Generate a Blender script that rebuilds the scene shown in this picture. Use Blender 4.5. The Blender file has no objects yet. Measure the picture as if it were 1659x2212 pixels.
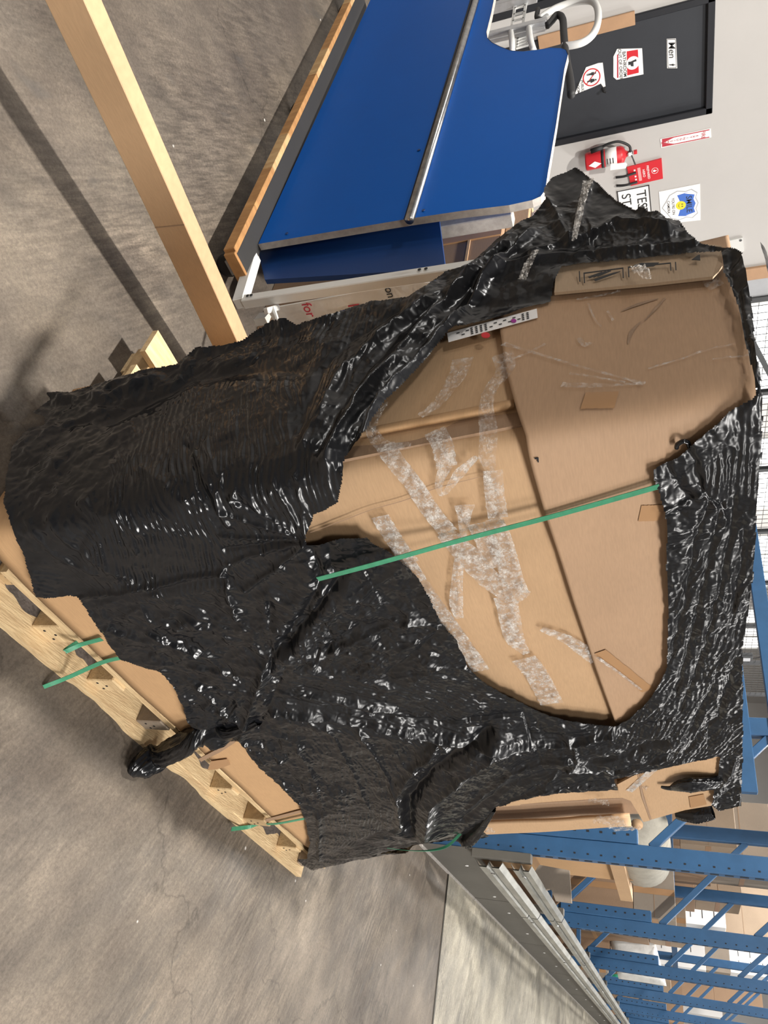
import bpy, bmesh, math, random
import numpy as np
from mathutils import Vector, Matrix
random.seed(7); rng = np.random.RandomState(5)
S = bpy.context.scene; C = S.collection
# ------------------------------------------------------------------ camera
FPX, TILT, ROLL, AZ, CH = 1606.9, math.radians(19.78), math.radians(-3.05), math.radians(37.8), 1.45
def _w(v): return np.array([v[0]*math.sin(AZ)+v[1]*math.cos(AZ), -v[0]*math.cos(AZ)+v[1]*math.sin(AZ), v[2]])
_R, _F, _U = np.array([1., 0, 0]), np.array([0, math.cos(TILT), -math.sin(TILT)]), np.array([0, math.sin(TILT), math.cos(TILT)])
CR = _w(math.cos(ROLL)*_R+math.sin(ROLL)*_U); CU = _w(-math.sin(ROLL)*_R+math.cos(ROLL)*_U); CF = _w(_F)
CAM = np.array([0., 0., CH])
cd = bpy.data.cameras.new('camera'); cam = bpy.data.objects.new('camera', cd); C.objects.link(cam); S.camera = cam
m = Matrix.Identity(4)
for i in range(3): m[i][0] = CU[i]; m[i][1] = -CR[i]; m[i][2] = -CF[i]; m[i][3] = CAM[i]
cam.matrix_world = m
cd.sensor_fit = 'VERTICAL'; cd.sensor_height = 24; cd.lens = FPX/2212*24; cd.clip_start = .02
# ------------------------------------------------------------------ light
S.view_settings.view_transform = 'Standard'; S.view_settings.look = 'None'; S.view_settings.gamma = 1
S.view_settings.use_curve_mapping = False; S.view_settings.exposure = 0.0
wd = bpy.data.worlds.new('hall_air'); S.world = wd; wd.use_nodes = True
wd.node_tree.nodes['Background'].inputs[0].default_value = (.80, .88, 1, 1); wd.node_tree.nodes['Background'].inputs[1].default_value = .15
def lamp(x, y, z, e, size, col=(1, .95, .88)):
    l = bpy.data.lights.new('high_bay_lamp', 'AREA'); l.shape = 'DISK'; l.size = size; l.energy = e; l.color = col
    o = bpy.data.objects.new('high_bay_lamp', l); C.objects.link(o); o.location = (x, y, z); return o
lamp(.98, 1.86, 6.5, 800, .25)
for x, y, e, sz in [(1.6, -6.4, 1120, 3), (6.0, -6.2, 560, 3), (-6, 3.4, 240, .8), (8.6, 2.6, 330, .8), (13.2, 2.4, 330, .8), (15, -2.5, 380, .8), (22, -2.5, 420, .8), (-3.2, -4, 290, 1.2), (-5, 6, 150, .8),  # wide front pair and left lamps added as fill for load and blue board
                    (8.2, 4.4, 180, .8), (13.2, 4.4, 330, .8), (19, 4.4, 330, .8), (11, 9.5, 700, .8), (17, 9.5, 700, .8)]:  # last two added to brighten the wall behind the partition
    lamp(x, y, 6.6, e, sz, (1, .97, .93))

# ------------------------------------------------------------------ pixel rays (used to measure the place)
def ray(x, y): return (y-1106)*CR+(x-829.5)*CU+FPX*CF
def onz(x, y, z=0): d = ray(x, y); return CAM+d*(z-CH)/d[2]
def onY(x, y, Y): d = ray(x, y); return CAM+d*Y/d[1]
def onX(x, y, X): d = ray(x, y); return CAM+d*X/d[0]
V = lambda *a: np.array(a, float)

# ------------------------------------------------------------------ materials
def mat(name, col, rough=.6, metal=0, var=0, vscale=6, bump=0, bscale=80, col2=None, spec=.5, stretch=None, coat=0):
    m = bpy.data.materials.new(name); m.use_nodes = True; nt = m.node_tree; b = nt.nodes['Principled BSDF']
    b.inputs['Base Color'].default_value = (*col, 1); b.inputs['Roughness'].default_value = rough; b.inputs['Metallic'].default_value = metal
    b.inputs['Specular IOR Level'].default_value = spec; b.inputs['Coat Weight'].default_value = coat
    if var or bump:
        tc = nt.nodes.new('ShaderNodeTexCoord'); mp = nt.nodes.new('ShaderNodeMapping'); nt.links.new(tc.outputs['Object'], mp.inputs[0])
        if stretch: mp.inputs['Scale'].default_value = stretch
    if var:
        n = nt.nodes.new('ShaderNodeTexNoise'); n.inputs['Scale'].default_value = vscale; n.inputs['Detail'].default_value = 6; n.inputs['Roughness'].default_value = .65
        nt.links.new(mp.outputs[0], n.inputs['Vector'])
        r = nt.nodes.new('ShaderNodeValToRGB'); r.color_ramp.elements[0].position = .3; r.color_ramp.elements[1].position = .7
        c2 = col2 or tuple(c*(1-var) for c in col)
        r.color_ramp.elements[0].color = (*c2, 1); r.color_ramp.elements[1].color = (*col, 1)
        nt.links.new(n.outputs['Fac'], r.inputs[0]); nt.links.new(r.outputs[0], b.inputs['Base Color'])
    if bump:
        n = nt.nodes.new('ShaderNodeTexNoise'); n.inputs['Scale'].default_value = bscale; n.inputs['Detail'].default_value = 4
        nt.links.new(mp.outputs[0], n.inputs['Vector'])
        bp = nt.nodes.new('ShaderNodeBump'); bp.inputs['Strength'].default_value = bump; bp.inputs['Distance'].default_value = .01
        nt.links.new(n.outputs['Fac'], bp.inputs['Height']); nt.links.new(bp.outputs[0], b.inputs['Normal'])
    return m
def concrete(name, c1, c2, c3, speck=True):
    m = bpy.data.materials.new(name); m.use_nodes = True; nt = m.node_tree; N = nt.nodes; L = nt.links; b = N['Principled BSDF']
    tc = N.new('ShaderNodeTexCoord')
    def noise(sc, det, rough, stretch=None, rot=0):
        n = N.new('ShaderNodeTexNoise'); n.inputs['Scale'].default_value = sc; n.inputs['Detail'].default_value = det; n.inputs['Roughness'].default_value = rough
        mp = N.new('ShaderNodeMapping'); L.new(tc.outputs['Object'], mp.inputs[0])
        if stretch: mp.vector_type = 'TEXTURE'; mp.inputs['Scale'].default_value = stretch; mp.inputs['Rotation'].default_value = (0, 0, rot)
        L.new(mp.outputs[0], n.inputs['Vector']); return n.outputs['Fac']
    def ramp(f, p0, p1, a, bb):
        r = N.new('ShaderNodeValToRGB'); e = r.color_ramp.elements; e[0].position = p0; e[1].position = p1; e[0].color = (*a, 1); e[1].color = (*bb, 1)
        L.new(f, r.inputs[0]); return r.outputs[0]
    def mix(f, a, bb, t='MIX'):
        x = N.new('ShaderNodeMix'); x.data_type = 'RGBA'; x.blend_type = t
        if isinstance(f, float): x.inputs[0].default_value = f
        else: L.new(f, x.inputs[0])
        L.new(a, x.inputs[6]); L.new(bb, x.inputs[7]); return x.outputs[2]
    base = ramp(noise(1.6, 9, .62), .36, .66, c1, c2)
    base = mix(ramp(noise(4.5, 8, .7), .5, .72, (0, 0, 0), (.8,)*3), base, ramp(noise(30, 3, .5), .3, .7, c3, c3))
    streak = ramp(noise(58, 6, .7, (7, 1, 1), 1.05), .40, .64, (.58,)*3, (1.18,)*3)
    base = mix(ramp(noise(1.3, 4, .5), .42, .62, (.25,)*3, (1,)*3), base, streak, 'MULTIPLY')
    base = mix(.85, base, ramp(noise(95, 7, .85), .36, .66, (.55,)*3, (1.22,)*3), 'MULTIPLY')
    base = mix(.7, base, ramp(noise(7, 7, .7, (3, 1, 1), .7), .38, .64, (.66, .66, .68), (1.12, 1.1, 1.08)), 'MULTIPLY')
    base = mix(.8, base, ramp(noise(.55, 6, .6), .38, .62, (.68, .68, .70), (1.08,)*3), 'MULTIPLY')
    vo = N.new('ShaderNodeTexVoronoi'); vo.feature = 'DISTANCE_TO_EDGE'; vo.inputs['Scale'].default_value = .55
    mp = N.new('ShaderNodeMapping'); L.new(tc.outputs['Object'], mp.inputs[0]); nz = N.new('ShaderNodeTexNoise'); nz.inputs['Scale'].default_value = 5; nz.inputs['Detail'].default_value = 5
    L.new(mp.outputs[0], nz.inputs['Vector']); ad = N.new('ShaderNodeMixRGB'); ad.blend_type = 'ADD'; ad.inputs[0].default_value = .35
    L.new(mp.outputs[0], ad.inputs[1]); L.new(nz.outputs['Color'], ad.inputs[2]); L.new(ad.outputs[0], vo.inputs['Vector'])
    crk = ramp(vo.outputs['Distance'], 0, .0028, (.55,)*3, (1,)*3)
    base = mix(.75, base, crk, 'MULTIPLY')
    # dark scuffs and small pale specks of dropped paint
    base = mix(ramp(noise(6, 3, .5, (3.2, 1, 1), .9), .66, .70, (0,)*3, (.45,)*3), base, ramp(noise(9, 2, .5), .4, .6, (.055, .052, .05), (.07, .066, .06)))
    if speck:
        v2 = N.new('ShaderNodeTexVoronoi'); v2.inputs['Scale'].default_value = 5.5; L.new(tc.outputs['Object'], v2.inputs['Vector'])
        base = mix(ramp(v2.outputs['Distance'], .028, .04, (.9,)*3, (0,)*3), base, ramp(noise(5, 0, .5), .3, .7, (.5, .48, .45), (.55, .53, .5)))
    L.new(base, b.inputs['Base Color'])
    b.inputs['Specular IOR Level'].default_value = .35
    rr = ramp(noise(3, 5, .6), .35, .65, (.42,)*3, (.7,)*3); L.new(rr, b.inputs['Roughness'])
    bp = N.new('ShaderNodeBump'); bp.inputs['Strength'].default_value = .25; bp.inputs['Distance'].default_value = .004
    L.new(noise(80, 6, .75, (5, 1, 1), 1.05), bp.inputs['Height']); L.new(bp.outputs[0], b.inputs['Normal'])
    return m
def cardboard(name, col, dirt=.12, flute=0):
    m = bpy.data.materials.new(name); m.use_nodes = True; nt = m.node_tree; N = nt.nodes; L = nt.links; b = N['Principled BSDF']
    b.inputs['Roughness'].default_value = .62; b.inputs['Specular IOR Level'].default_value = .35
    tc = N.new('ShaderNodeTexCoord')
    n = N.new('ShaderNodeTexNoise'); n.inputs['Scale'].default_value = 3.5; n.inputs['Detail'].default_value = 7; L.new(tc.outputs['Object'], n.inputs['Vector'])
    r = N.new('ShaderNodeValToRGB'); r.color_ramp.elements[0].position = .3; r.color_ramp.elements[1].position = .7
    r.color_ramp.elements[0].color = (*[c*(1-dirt) for c in col], 1); r.color_ramp.elements[1].color = (*col, 1); L.new(n.outputs['Fac'], r.inputs[0])
    n2 = N.new('ShaderNodeTexNoise'); n2.inputs['Scale'].default_value = 40; n2.inputs['Detail'].default_value = 5
    mp = N.new('ShaderNodeMapping'); mp.inputs['Scale'].default_value = (1, 1, 9); L.new(tc.outputs['Object'], mp.inputs[0]); L.new(mp.outputs[0], n2.inputs['Vector'])
    mx = N.new('ShaderNodeMixRGB'); mx.blend_type = 'MULTIPLY'; mx.inputs[0].default_value = .22
    r2 = N.new('ShaderNodeValToRGB'); r2.color_ramp.elements[0].position = .3; r2.color_ramp.elements[1].position = .65; r2.color_ramp.elements[0].color = (.55,)*3+(1,)
    L.new(n2.outputs['Fac'], r2.inputs[0]); L.new(r.outputs[0], mx.inputs[1]); L.new(r2.outputs[0], mx.inputs[2]); L.new(mx.outputs[0], b.inputs['Base Color'])
    bp = N.new('ShaderNodeBump'); bp.inputs['Strength'].default_value = .18; bp.inputs['Distance'].default_value = .01
    L.new(n.outputs['Fac'], bp.inputs['Height']); L.new(bp.outputs[0], b.inputs['Normal'])
    return m
def film_mat():
    m = bpy.data.materials.new('black_film'); m.use_nodes = True; nt = m.node_tree; N = nt.nodes; L = nt.links; b = N['Principled BSDF']
    b.inputs['Base Color'].default_value = (.007, .0075, .009, 1); b.inputs['Specular IOR Level'].default_value = .45
    uv = N.new('ShaderNodeUVMap'); uv.uv_map = 'flow'
    at = N.new('ShaderNodeAttribute'); at.attribute_name = 'crinkle'
    mp = N.new('ShaderNodeMapping'); L.new(uv.outputs[0], mp.inputs[0])
    n = N.new('ShaderNodeTexNoise'); n.noise_type = 'RIDGED_MULTIFRACTAL'; n.inputs['Scale'].default_value = 42; n.inputs['Detail'].default_value = 3; n.inputs['Roughness'].default_value = .5
    n.inputs['Distortion'].default_value = .9; L.new(mp.outputs[0], n.inputs['Vector'])
    bp = N.new('ShaderNodeBump'); bp.inputs['Distance'].default_value = .006
    ml = N.new('ShaderNodeMath'); ml.operation = 'MULTIPLY'; ml.inputs[1].default_value = .55; L.new(at.outputs['Fac'], ml.inputs[0])
    L.new(ml.outputs[0], bp.inputs['Strength']); L.new(n.outputs['Fac'], bp.inputs['Height']); L.new(bp.outputs[0], b.inputs['Normal'])
    ma = N.new('ShaderNodeMath'); ma.operation = 'MULTIPLY_ADD'; ma.inputs[1].default_value = .17; ma.inputs[2].default_value = .14; L.new(at.outputs['Fac'], ma.inputs[0])
    L.new(ma.outputs[0], b.inputs['Roughness'])
    return m
def clear_film(name='clear_tape', white=.16):
    m = bpy.data.materials.new(name); m.use_nodes = True; nt = m.node_tree; N = nt.nodes; L = nt.links
    for x in list(N): N.remove(x)
    out = N.new('ShaderNodeOutputMaterial'); tr = N.new('ShaderNodeBsdfTransparent'); tr.inputs[0].default_value = (.97, .95, .92, 1)
    pr = N.new('ShaderNodeBsdfPrincipled'); pr.inputs['Base Color'].default_value = (.85, .82, .78, 1); pr.inputs['Roughness'].default_value = .18
    pr.inputs['Specular IOR Level'].default_value = 1
    tc = N.new('ShaderNodeTexCoord'); n = N.new('ShaderNodeTexNoise'); n.inputs['Scale'].default_value = 130; n.inputs['Detail'].default_value = 5; n.inputs['Roughness'].default_value = .7
    L.new(tc.outputs['Object'], n.inputs['Vector'])
    bp = N.new('ShaderNodeBump'); bp.inputs['Strength'].default_value = .8; bp.inputs['Distance'].default_value = .012; L.new(n.outputs['Fac'], bp.inputs['Height']); L.new(bp.outputs[0], pr.inputs['Normal'])
    n2 = N.new('ShaderNodeTexNoise'); n2.inputs['Scale'].default_value = 55; n2.inputs['Detail'].default_value = 7; n2.inputs['Roughness'].default_value = .8; L.new(tc.outputs['Object'], n2.inputs['Vector'])
    r = N.new('ShaderNodeMapRange'); r.inputs[1].default_value = .44; r.inputs[2].default_value = .66; r.inputs[3].default_value = white*.45; r.inputs[4].default_value = min(1, white*3.4)  # pale noise flecks put white glints into the tape's colour
    L.new(n2.outputs['Fac'], r.inputs[0])
    ms = N.new('ShaderNodeMixShader'); L.new(r.outputs[0], ms.inputs[0]); L.new(tr.outputs[0], ms.inputs[1]); L.new(pr.outputs[0], ms.inputs[2]); L.new(ms.outputs[0], out.inputs[0])
    return m
M = {}
M['floor'] = concrete('floor_concrete', (.108, .088, .070), (.215, .180, .140), (.13, .11, .087))
M['slab'] = concrete('pale_concrete', (.30, .275, .22), (.45, .415, .33), (.27, .245, .20), False)
M['wall'] = mat('wall_paint', (.46, .445, .43), .7, var=.05, vscale=2)
M['ceil'] = mat('ceiling_deck', (.34, .34, .35), .9, var=.3)
M['dark'] = mat('door_charcoal', (.026, .029, .036), .45, var=.15, vscale=4)
M['frame_dark'] = mat('door_frame_dark', (.012, .013, .017), .4)
M['board'] = cardboard('cardboard_tan', (.50, .325, .185))
M['board2'] = cardboard('cardboard_pinkish', (.44, .285, .175))
M['board3'] = cardboard('cardboard_dark', (.33, .215, .135))
M['board_o'] = cardboard('cardboard_orange', (.52, .32, .165))
M['board_g'] = cardboard('cardboard_grey', (.30, .25, .2)); M['board_f'] = cardboard('cardboard_flap', (.40, .29, .19))
M['film'] = film_mat(); M['tape'] = clear_film(); M['haze_tape'] = clear_film('clear_tape_clouded', .30); M['thin'] = clear_film('clear_film_thin', .08)
M['board_s'] = cardboard('cardboard_stock', (.36, .27, .19)); M['brown_tape'] = mat('brown_packing_tape', (.40, .23, .115), .3, var=.1)
M['strap'] = mat('green_strap', (.06, .29, .16), .32, var=.25, vscale=60)
M['wood'] = mat('pallet_pine', (.74, .56, .32), .75, var=.4, vscale=9, bump=.3, bscale=30, stretch=(1, 8, 8), col2=(.50, .34, .18))
M['wood_end'] = mat('pallet_pine_end', (.55, .38, .20), .8, var=.45, vscale=12, bump=.2, bscale=60)
M['wood_grey'] = mat('pallet_weathered', (.30, .24, .18), .85, var=.4, vscale=14, bump=.3, bscale=50)
M['bark'] = mat('bark_edge', (.16, .13, .11), .9, var=.6, vscale=30, bump=.6, bscale=60)
M['ply'] = mat('ply_edge', (.50, .27, .10), .6, var=.55, vscale=7, stretch=(1, 3, 1), col2=(.26, .12, .04))
M['ply_pale'] = mat('ply_edge_pale', (.60, .42, .21), .6, var=.45, vscale=9, stretch=(1, 3, 1), col2=(.36, .2, .08))
M['blue'] = mat('blue_laminate', (.003, .10, .45), .5, var=.06, vscale=2, spec=.12)
M['blue_d'] = mat('blue_laminate_back', (.002, .03, .13), .5)  # same blue darkened: the back board's shade is put into its colour
M['edge'] = mat('worn_grey_edge', (.42, .39, .36), .7, var=.35, vscale=30)
M['black'] = mat('black_rubber', (.012, .012, .013), .6)
M['black_mat'] = mat('black_deck', (.022, .021, .021), .75, var=.2)
M['steel'] = mat('steel_tube', (.45, .45, .45), .28, 1, var=.4, vscale=30)
M['alu'] = mat('aluminium', (.62, .63, .65), .4, .85, var=.2, vscale=20)
M['white'] = mat('white_paint', (.62, .62, .60), .4, var=.06)
M['paper'] = mat('white_paper', (.80, .79, .78), .6)
M['poly'] = mat('white_poly_sheet', (.62, .60, .56), .35, var=.15, vscale=5, bump=.3, bscale=12)
M['red'] = mat('sign_red', (.55, .02, .03), .4)
M['crimson'] = mat('print_red', (.42, .03, .05), .5)
M['ink'] = mat('print_black', (.02, .02, .022), .6)
M['yellow'] = mat('sign_yellow', (.80, .62, .03), .5)
M['sblue'] = mat('sign_blue', (.05, .14, .50), .5)
M['rack'] = mat('rack_blue', (.028, .095, .21), .42, var=.2, vscale=8)
M['hole'] = mat('hole_black', (.008, .009, .012), .8)
M['galv'] = mat('galvanised_rail', (.42, .42, .39), .38, .6, var=.45, vscale=5, stretch=(1, 1, 3))
M['kick'] = mat('kick_plate_grey', (.10, .094, .082), .6, var=.2, vscale=4)
M['sack'] = mat('white_sack', (.72, .72, .70), .5, var=.15, vscale=9, bump=.8, bscale=14)
M['felt'] = mat('grey_felt', (.36, .34, .29), .9, var=.25, vscale=12, bump=.2)
M['green'] = mat('green_plastic', (.02, .42, .24), .35)
M['post'] = mat('dark_steel_post', (.045, .047, .05), .5)
M['wire'] = mat('grid_wire', (.10, .10, .10), .5, .5)
M['tan'] = mat('tan_timber', (.42, .25, .14), .6, var=.2)
M['grey'] = mat('grey_metal', (.38, .39, .41), .5, var=.15)
M['bluecrate'] = mat('pale_blue_plastic', (.20, .30, .48), .5)

# ------------------------------------------------------------------ builders
def put(name, me, m=None, parent=None):
    o = bpy.data.objects.new(name, me); C.objects.link(o)
    if m is not None:
        me.materials.clear(); me.materials.append(M[m] if isinstance(m, str) else m)
    if parent: o.parent = parent
    return o
def tag(o, label=None, cat=None, group=None, kind=None):
    for k, v in (('label', label), ('category', cat), ('group', group), ('kind', kind)):
        if v: o[k] = v
    return o
def thing(name, label, cat, loc=(0, 0, 0), group=None):
    o = bpy.data.objects.new(name, None); o.empty_display_size = .1; C.objects.link(o); o.location = loc; return tag(o, label, cat, group)
def rel(parent, v):
    v = np.asarray(v, float)
    while parent is not None: v = v-np.array(parent.location); parent = parent.parent
    return v
def mesh(name, verts, faces, m, parent=None, smooth=False):
    v = rel(parent, verts); me = bpy.data.meshes.new(name); me.from_pydata([tuple(p) for p in v], [], faces); me.update()
    if smooth: me.polygons.foreach_set('use_smooth', [True]*len(me.polygons))
    return put(name, me, m, parent)
def box(name, m, c, s, parent=None, ax=None, bev=.003, seg=1):
    """box centred at c with full sizes s along the axes ax"""
    ax = np.eye(3) if ax is None else np.asarray(ax, float); bm = bmesh.new(); bmesh.ops.create_cube(bm, size=1)
    for v in bm.verts: v.co = Vector((v.co.x*s[0], v.co.y*s[1], v.co.z*s[2]))
    if bev: bmesh.ops.bevel(bm, geom=bm.edges[:], offset=min(bev, min(s)*.3), segments=seg, affect='EDGES')
    cc = rel(parent, c)
    for v in bm.verts: v.co = Vector(cc+ax[0]*v.co.x+ax[1]*v.co.y+ax[2]*v.co.z)
    bmesh.ops.recalc_face_normals(bm, faces=bm.faces)
    me = bpy.data.meshes.new(name); bm.to_mesh(me); bm.free(); return put(name, me, m, parent)
def bx(name, m, lo, hi, parent=None, bev=.003):
    lo, hi = V(*lo), V(*hi); return box(name, m, (lo+hi)/2, np.abs(hi-lo), parent, None, bev)
def prism(name, pts, d, m, parent=None, bev=0):
    """polygon of 3-D points pushed along vector d"""
    pts = [np.asarray(p, float) for p in pts]; n = len(pts); d = np.asarray(d, float)
    nv = sum((np.cross(pts[i]-pts[0], pts[(i+1) % n]-pts[0]) for i in range(1, n)), np.zeros(3))
    if nv@d > 0: pts = pts[::-1]
    v = pts+[p+d for p in pts]
    f = [list(range(n)), list(range(2*n-1, n-1, -1))]+[[(i+1) % n, i, n+i, n+(i+1) % n] for i in range(n)]
    return mesh(name, v, f, m, parent)
def tube(name, pts, r, m, parent=None, seg=10, closed=False):
    pts = [np.asarray(p, float) for p in pts]; n = len(pts); v = []; f = []; prev = None
    rr = r if hasattr(r, '__len__') else [r]*n
    for i, p in enumerate(pts):
        t = pts[min(i+1, n-1)]-pts[max(i-1, 0)]; t /= np.linalg.norm(t)+1e-12
        a = prev if prev is not None else np.array([0, 0, 1.]) if abs(t[2]) < .9 else np.array([1., 0, 0])
        a = a-t*(a@t); a /= np.linalg.norm(a); prev = a; b = np.cross(t, a)
        for k in range(seg): q = 2*math.pi*k/seg; v.append(p+rr[i]*(a*math.cos(q)+b*math.sin(q)))
    for i in range(n-1):
        for k in range(seg): f.append([i*seg+k, i*seg+(k+1) % seg, (i+1)*seg+(k+1) % seg, (i+1)*seg+k])
    f += [list(range(seg))[::-1], list(range((n-1)*seg, n*seg))]
    return mesh(name, v, f, m, parent, True)
def smooth_path(p, n=8):
    p = [np.asarray(q, float) for q in p]; out = []
    for i in range(len(p)-1):
        a, b, c, d = p[max(i-1, 0)], p[i], p[i+1], p[min(i+2, len(p)-1)]
        for k in range(n):
            t = k/n; out.append(.5*((2*b)+(c-a)*t+(2*a-5*b+4*c-d)*t*t+(3*b-a-3*c+d)*t**3))
    return out+[p[-1]]
def lathe(name, prof, c, m, parent=None, seg=24, axis=None):
    ax = np.eye(3) if axis is None else axis; v = []; f = []; n = len(prof)
    for r, h in prof:
        for k in range(seg): q = 2*math.pi*k/seg; v.append(np.asarray(c)+ax[0]*r*math.cos(q)+ax[1]*r*math.sin(q)+ax[2]*h)
    for i in range(n-1):
        for k in range(seg): f.append([i*seg+k, i*seg+(k+1) % seg, (i+1)*seg+(k+1) % seg, (i+1)*seg+k])
    f += [list(range(seg))[::-1], list(range((n-1)*seg, n*seg))]
    return mesh(name, v, f, m, parent, True)
def text(name, s, o0, xd, yd, size, m, parent, align='CENTER', wide=1):
    cu = bpy.data.curves.new(name, 'FONT'); cu.body = s; cu.size = size; cu.align_x = align; cu.align_y = 'CENTER'; cu.extrude = .0004; cu.offset = size*.005
    t = bpy.data.objects.new(name, cu); C.objects.link(t); dg = bpy.context.evaluated_depsgraph_get()
    me = bpy.data.meshes.new_from_object(t.evaluated_get(dg)); bpy.data.objects.remove(t)
    xd, yd = np.asarray(xd, float), np.asarray(yd, float); n = np.cross(xd, yd); oo = rel(parent, o0)
    for v in me.vertices: v.co = Vector(oo+xd*v.co.x*wide+yd*v.co.y+n*v.co.z)
    return put(name, me, m, parent)
def disc(name, c, xd, yd, r, m, parent, thick=.0012, seg=24, ry=None):
    xd, yd = np.asarray(xd, float), np.asarray(yd, float); n = np.cross(xd, yd)
    return prism(name, [np.asarray(c)+xd*r*math.cos(2*math.pi*k/seg)+yd*(ry or r)*math.sin(2*math.pi*k/seg) for k in range(seg)], n*thick, m, parent)
def ring(name, c, xd, yd, r, w, m, parent, thick=.0012, seg=28):
    xd, yd = np.asarray(xd, float), np.asarray(yd, float); n = np.cross(xd, yd); v = []; f = []
    for k in range(seg):
        q = 2*math.pi*k/seg; d = xd*math.cos(q)+yd*math.sin(q); v += [c+d*r+n*thick, c+d*(r-w)+n*thick]
    for k in range(seg): j = (k+1) % seg; f.append([2*k, 2*j, 2*j+1, 2*k+1])
    return mesh(name, v, f, m, parent)
X, Y, Z = np.eye(3)

# ------------------------------------------------------------------ the hall
WY = 6.81
tag(mesh('floor', [(-14, -14, 0), (30, -14, 0), (30, 16, 0), (-14, 16, 0)], [[0, 1, 2, 3]], 'floor'), kind='structure')
tag(mesh('ceiling', [(-14, -14, 8), (-14, 16, 8), (30, 16, 8), (30, -14, 8)], [[0, 1, 2, 3]], 'ceil'), kind='structure')
j0, j1 = onz(973, 1827), onz(930, 2400)
slab = tag(prism('floor_slab', [(j0[0]+.03, 1.06, .0005), (j1[0]-.12, j1[1]-4, .0005), (30, j1[1]-4, .0005), (30, 1.06, .0005)], (0, 0, .004), 'slab'), kind='structure')
tag(tube('trim_1', [(j0[0]+.01, 1.06, .002), (j1[0]-.14, j1[1]-4, .002)], .007, 'kick', None, 6), kind='structure')
# back wall with the washroom door
DX0, DX1, DZ = 2.59, 3.50, 2.10
for nm, lo, hi in [('wall_back', (-14, WY, 0), (DX0, WY+.2, 8)), ('wall_back', (DX1, WY, 0), (5.13, WY+.2, 8)), ('wall_back', (DX0, WY, DZ), (DX1, WY+.2, 8))]:
    tag(bx(nm, 'wall', lo, hi, None, 0), kind='structure')
tag(bx('wall_left', 'wall', (-14.2, -14, 0), (-14, 16, 8), None, 0), kind='structure')
tag(bx('wall_front', 'wall', (-14, -14.2, 0), (30, -14, 8), None, 0), kind='structure')
tag(bx('wall_right', 'wall', (30, -14, 0), (30.2, 16, 8), None, 0), kind='structure')
tag(bx('wall_far', 'wall', (5, 13, 0), (30, 13.2, 8), None, 0), kind='structure')
tag(bx('baseboard_back', 'black', (DX1, WY-.015, 0), (5.1, WY, .11)), kind='structure')
dr = thing('door_1', None, None, (3.04, WY, 0)); dr['kind'] = 'structure'
bx('door_leaf', 'dark', (DX0+.05, WY+.02, .01), (DX1-.05, WY+.06, DZ-.05), dr)
for lo, hi in [((DX0, WY-.02, 0), (DX0+.055, WY+.1, DZ)), ((DX1-.055, WY-.02, 0), (DX1, WY+.1, DZ)), ((DX0, WY-.02, DZ-.055), (DX1, WY+.1, DZ))]:
    bx('door_frame', 'frame_dark', lo, hi, dr, .006)
for z in (.35, 1.1, 1.85): bx('hinge', 'steel', (DX0+.045, WY-.002, z), (DX0+.06, WY+.02, z+.1), dr, .002)
d2 = thing('door_2', None, None, (1.9, WY, 0)); d2['kind'] = 'structure'
ex = onY(1166, 17, WY)[0]
bx('door_leaf', 'dark', (ex-.9, WY-.03, .01), (ex-.06, WY-.005, 2.05), d2); bx('door_frame', 'frame_dark', (ex-.06, WY-.04, 0), (ex, WY-.001, 2.1), d2)
bx('door_frame', 'frame_dark', (ex-.95, WY-.04, 2.05), (ex, WY-.001, 2.1), d2)
def onwall(p, off=0): q = onY(p[0], p[1], WY-off); return q
def sign(name, px, label, m='paper', off=0, thick=.004, par=None):
    q = [onwall(p, off) for p in px]; return tag(prism(name, q, (0, -thick, 0), m), label, 'sign'), np.mean(q, 0)-V(0, thick+.0006, 0), q
DL = -.02      # door face stands .02 behind the wall line
def frame_of(q):  # reading axes of a four-point sign: q0 lower-left, q1 upper-left, q2 upper-right, q3 lower-right
    xd = (q[3]-q[0]+q[2]-q[1])/2; w = np.linalg.norm(xd); yd = (q[1]-q[0]+q[2]-q[3])/2; h = np.linalg.norm(yd); return xd/w, yd/h, w, h
s, c, q = sign('door_sign', [(1440, 84), (1460, 83), (1463, 147), (1441, 147)], 'white washroom plate reading Men with a small figure, high on the black door', 'paper', DL)
xd, yd, w, h = frame_of(q)
for a, b_ in (((-.48, -.44), (.48, -.40)), ((-.48, .40), (.48, .44)), ((-.485, -.44), (-.47, .44)), ((.47, -.44), (.485, .44))):
    prism('border', [c+xd*w*a[0]+yd*h*a[1], c+xd*w*b_[0]+yd*h*a[1], c+xd*w*b_[0]+yd*h*b_[1], c+xd*w*a[0]+yd*h*b_[1]], (0, -.0006, 0), 'ink', s)
text('lettering', 'Men', c-xd*w*.12, xd, yd, h*.95, 'ink', s)
def figure(c, xd, yd, hh, m, par, skirt=False):
    disc('figure_head', c+yd*hh*.42, xd, yd, hh*.09, m, par, .0008, 12)
    P = [(-.16, .3), (.16, .3), (.16, -.02), (.10, -.02), (.08, -.5), (.02, -.5), (0, -.1), (-.02, -.5), (-.08, -.5), (-.10, -.02), (-.16, -.02)]
    if skirt: P = [(-.12, .3), (.12, .3), (.24, -.15), (.08, -.15), (.07, -.5), (-.07, -.5), (-.08, -.15), (-.24, -.15)]
    prism('figure_body', [c+xd*hh*a+yd*hh*b for a, b in P], np.cross(xd, yd)*.0008, m, par)
figure(c+xd*w*.38, xd, yd, h*.62, 'ink', s)
s, c, q = sign('out_of_order_sign', [(1325, 122), (1333, 105.5), (1387, 104), (1390, 160), (1332, 172), (1325, 166)], 'white and red sign reading bathroom out of order, middle of the black door', 'paper', DL)
xd, yd = X, Z; w = h = .27
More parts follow.
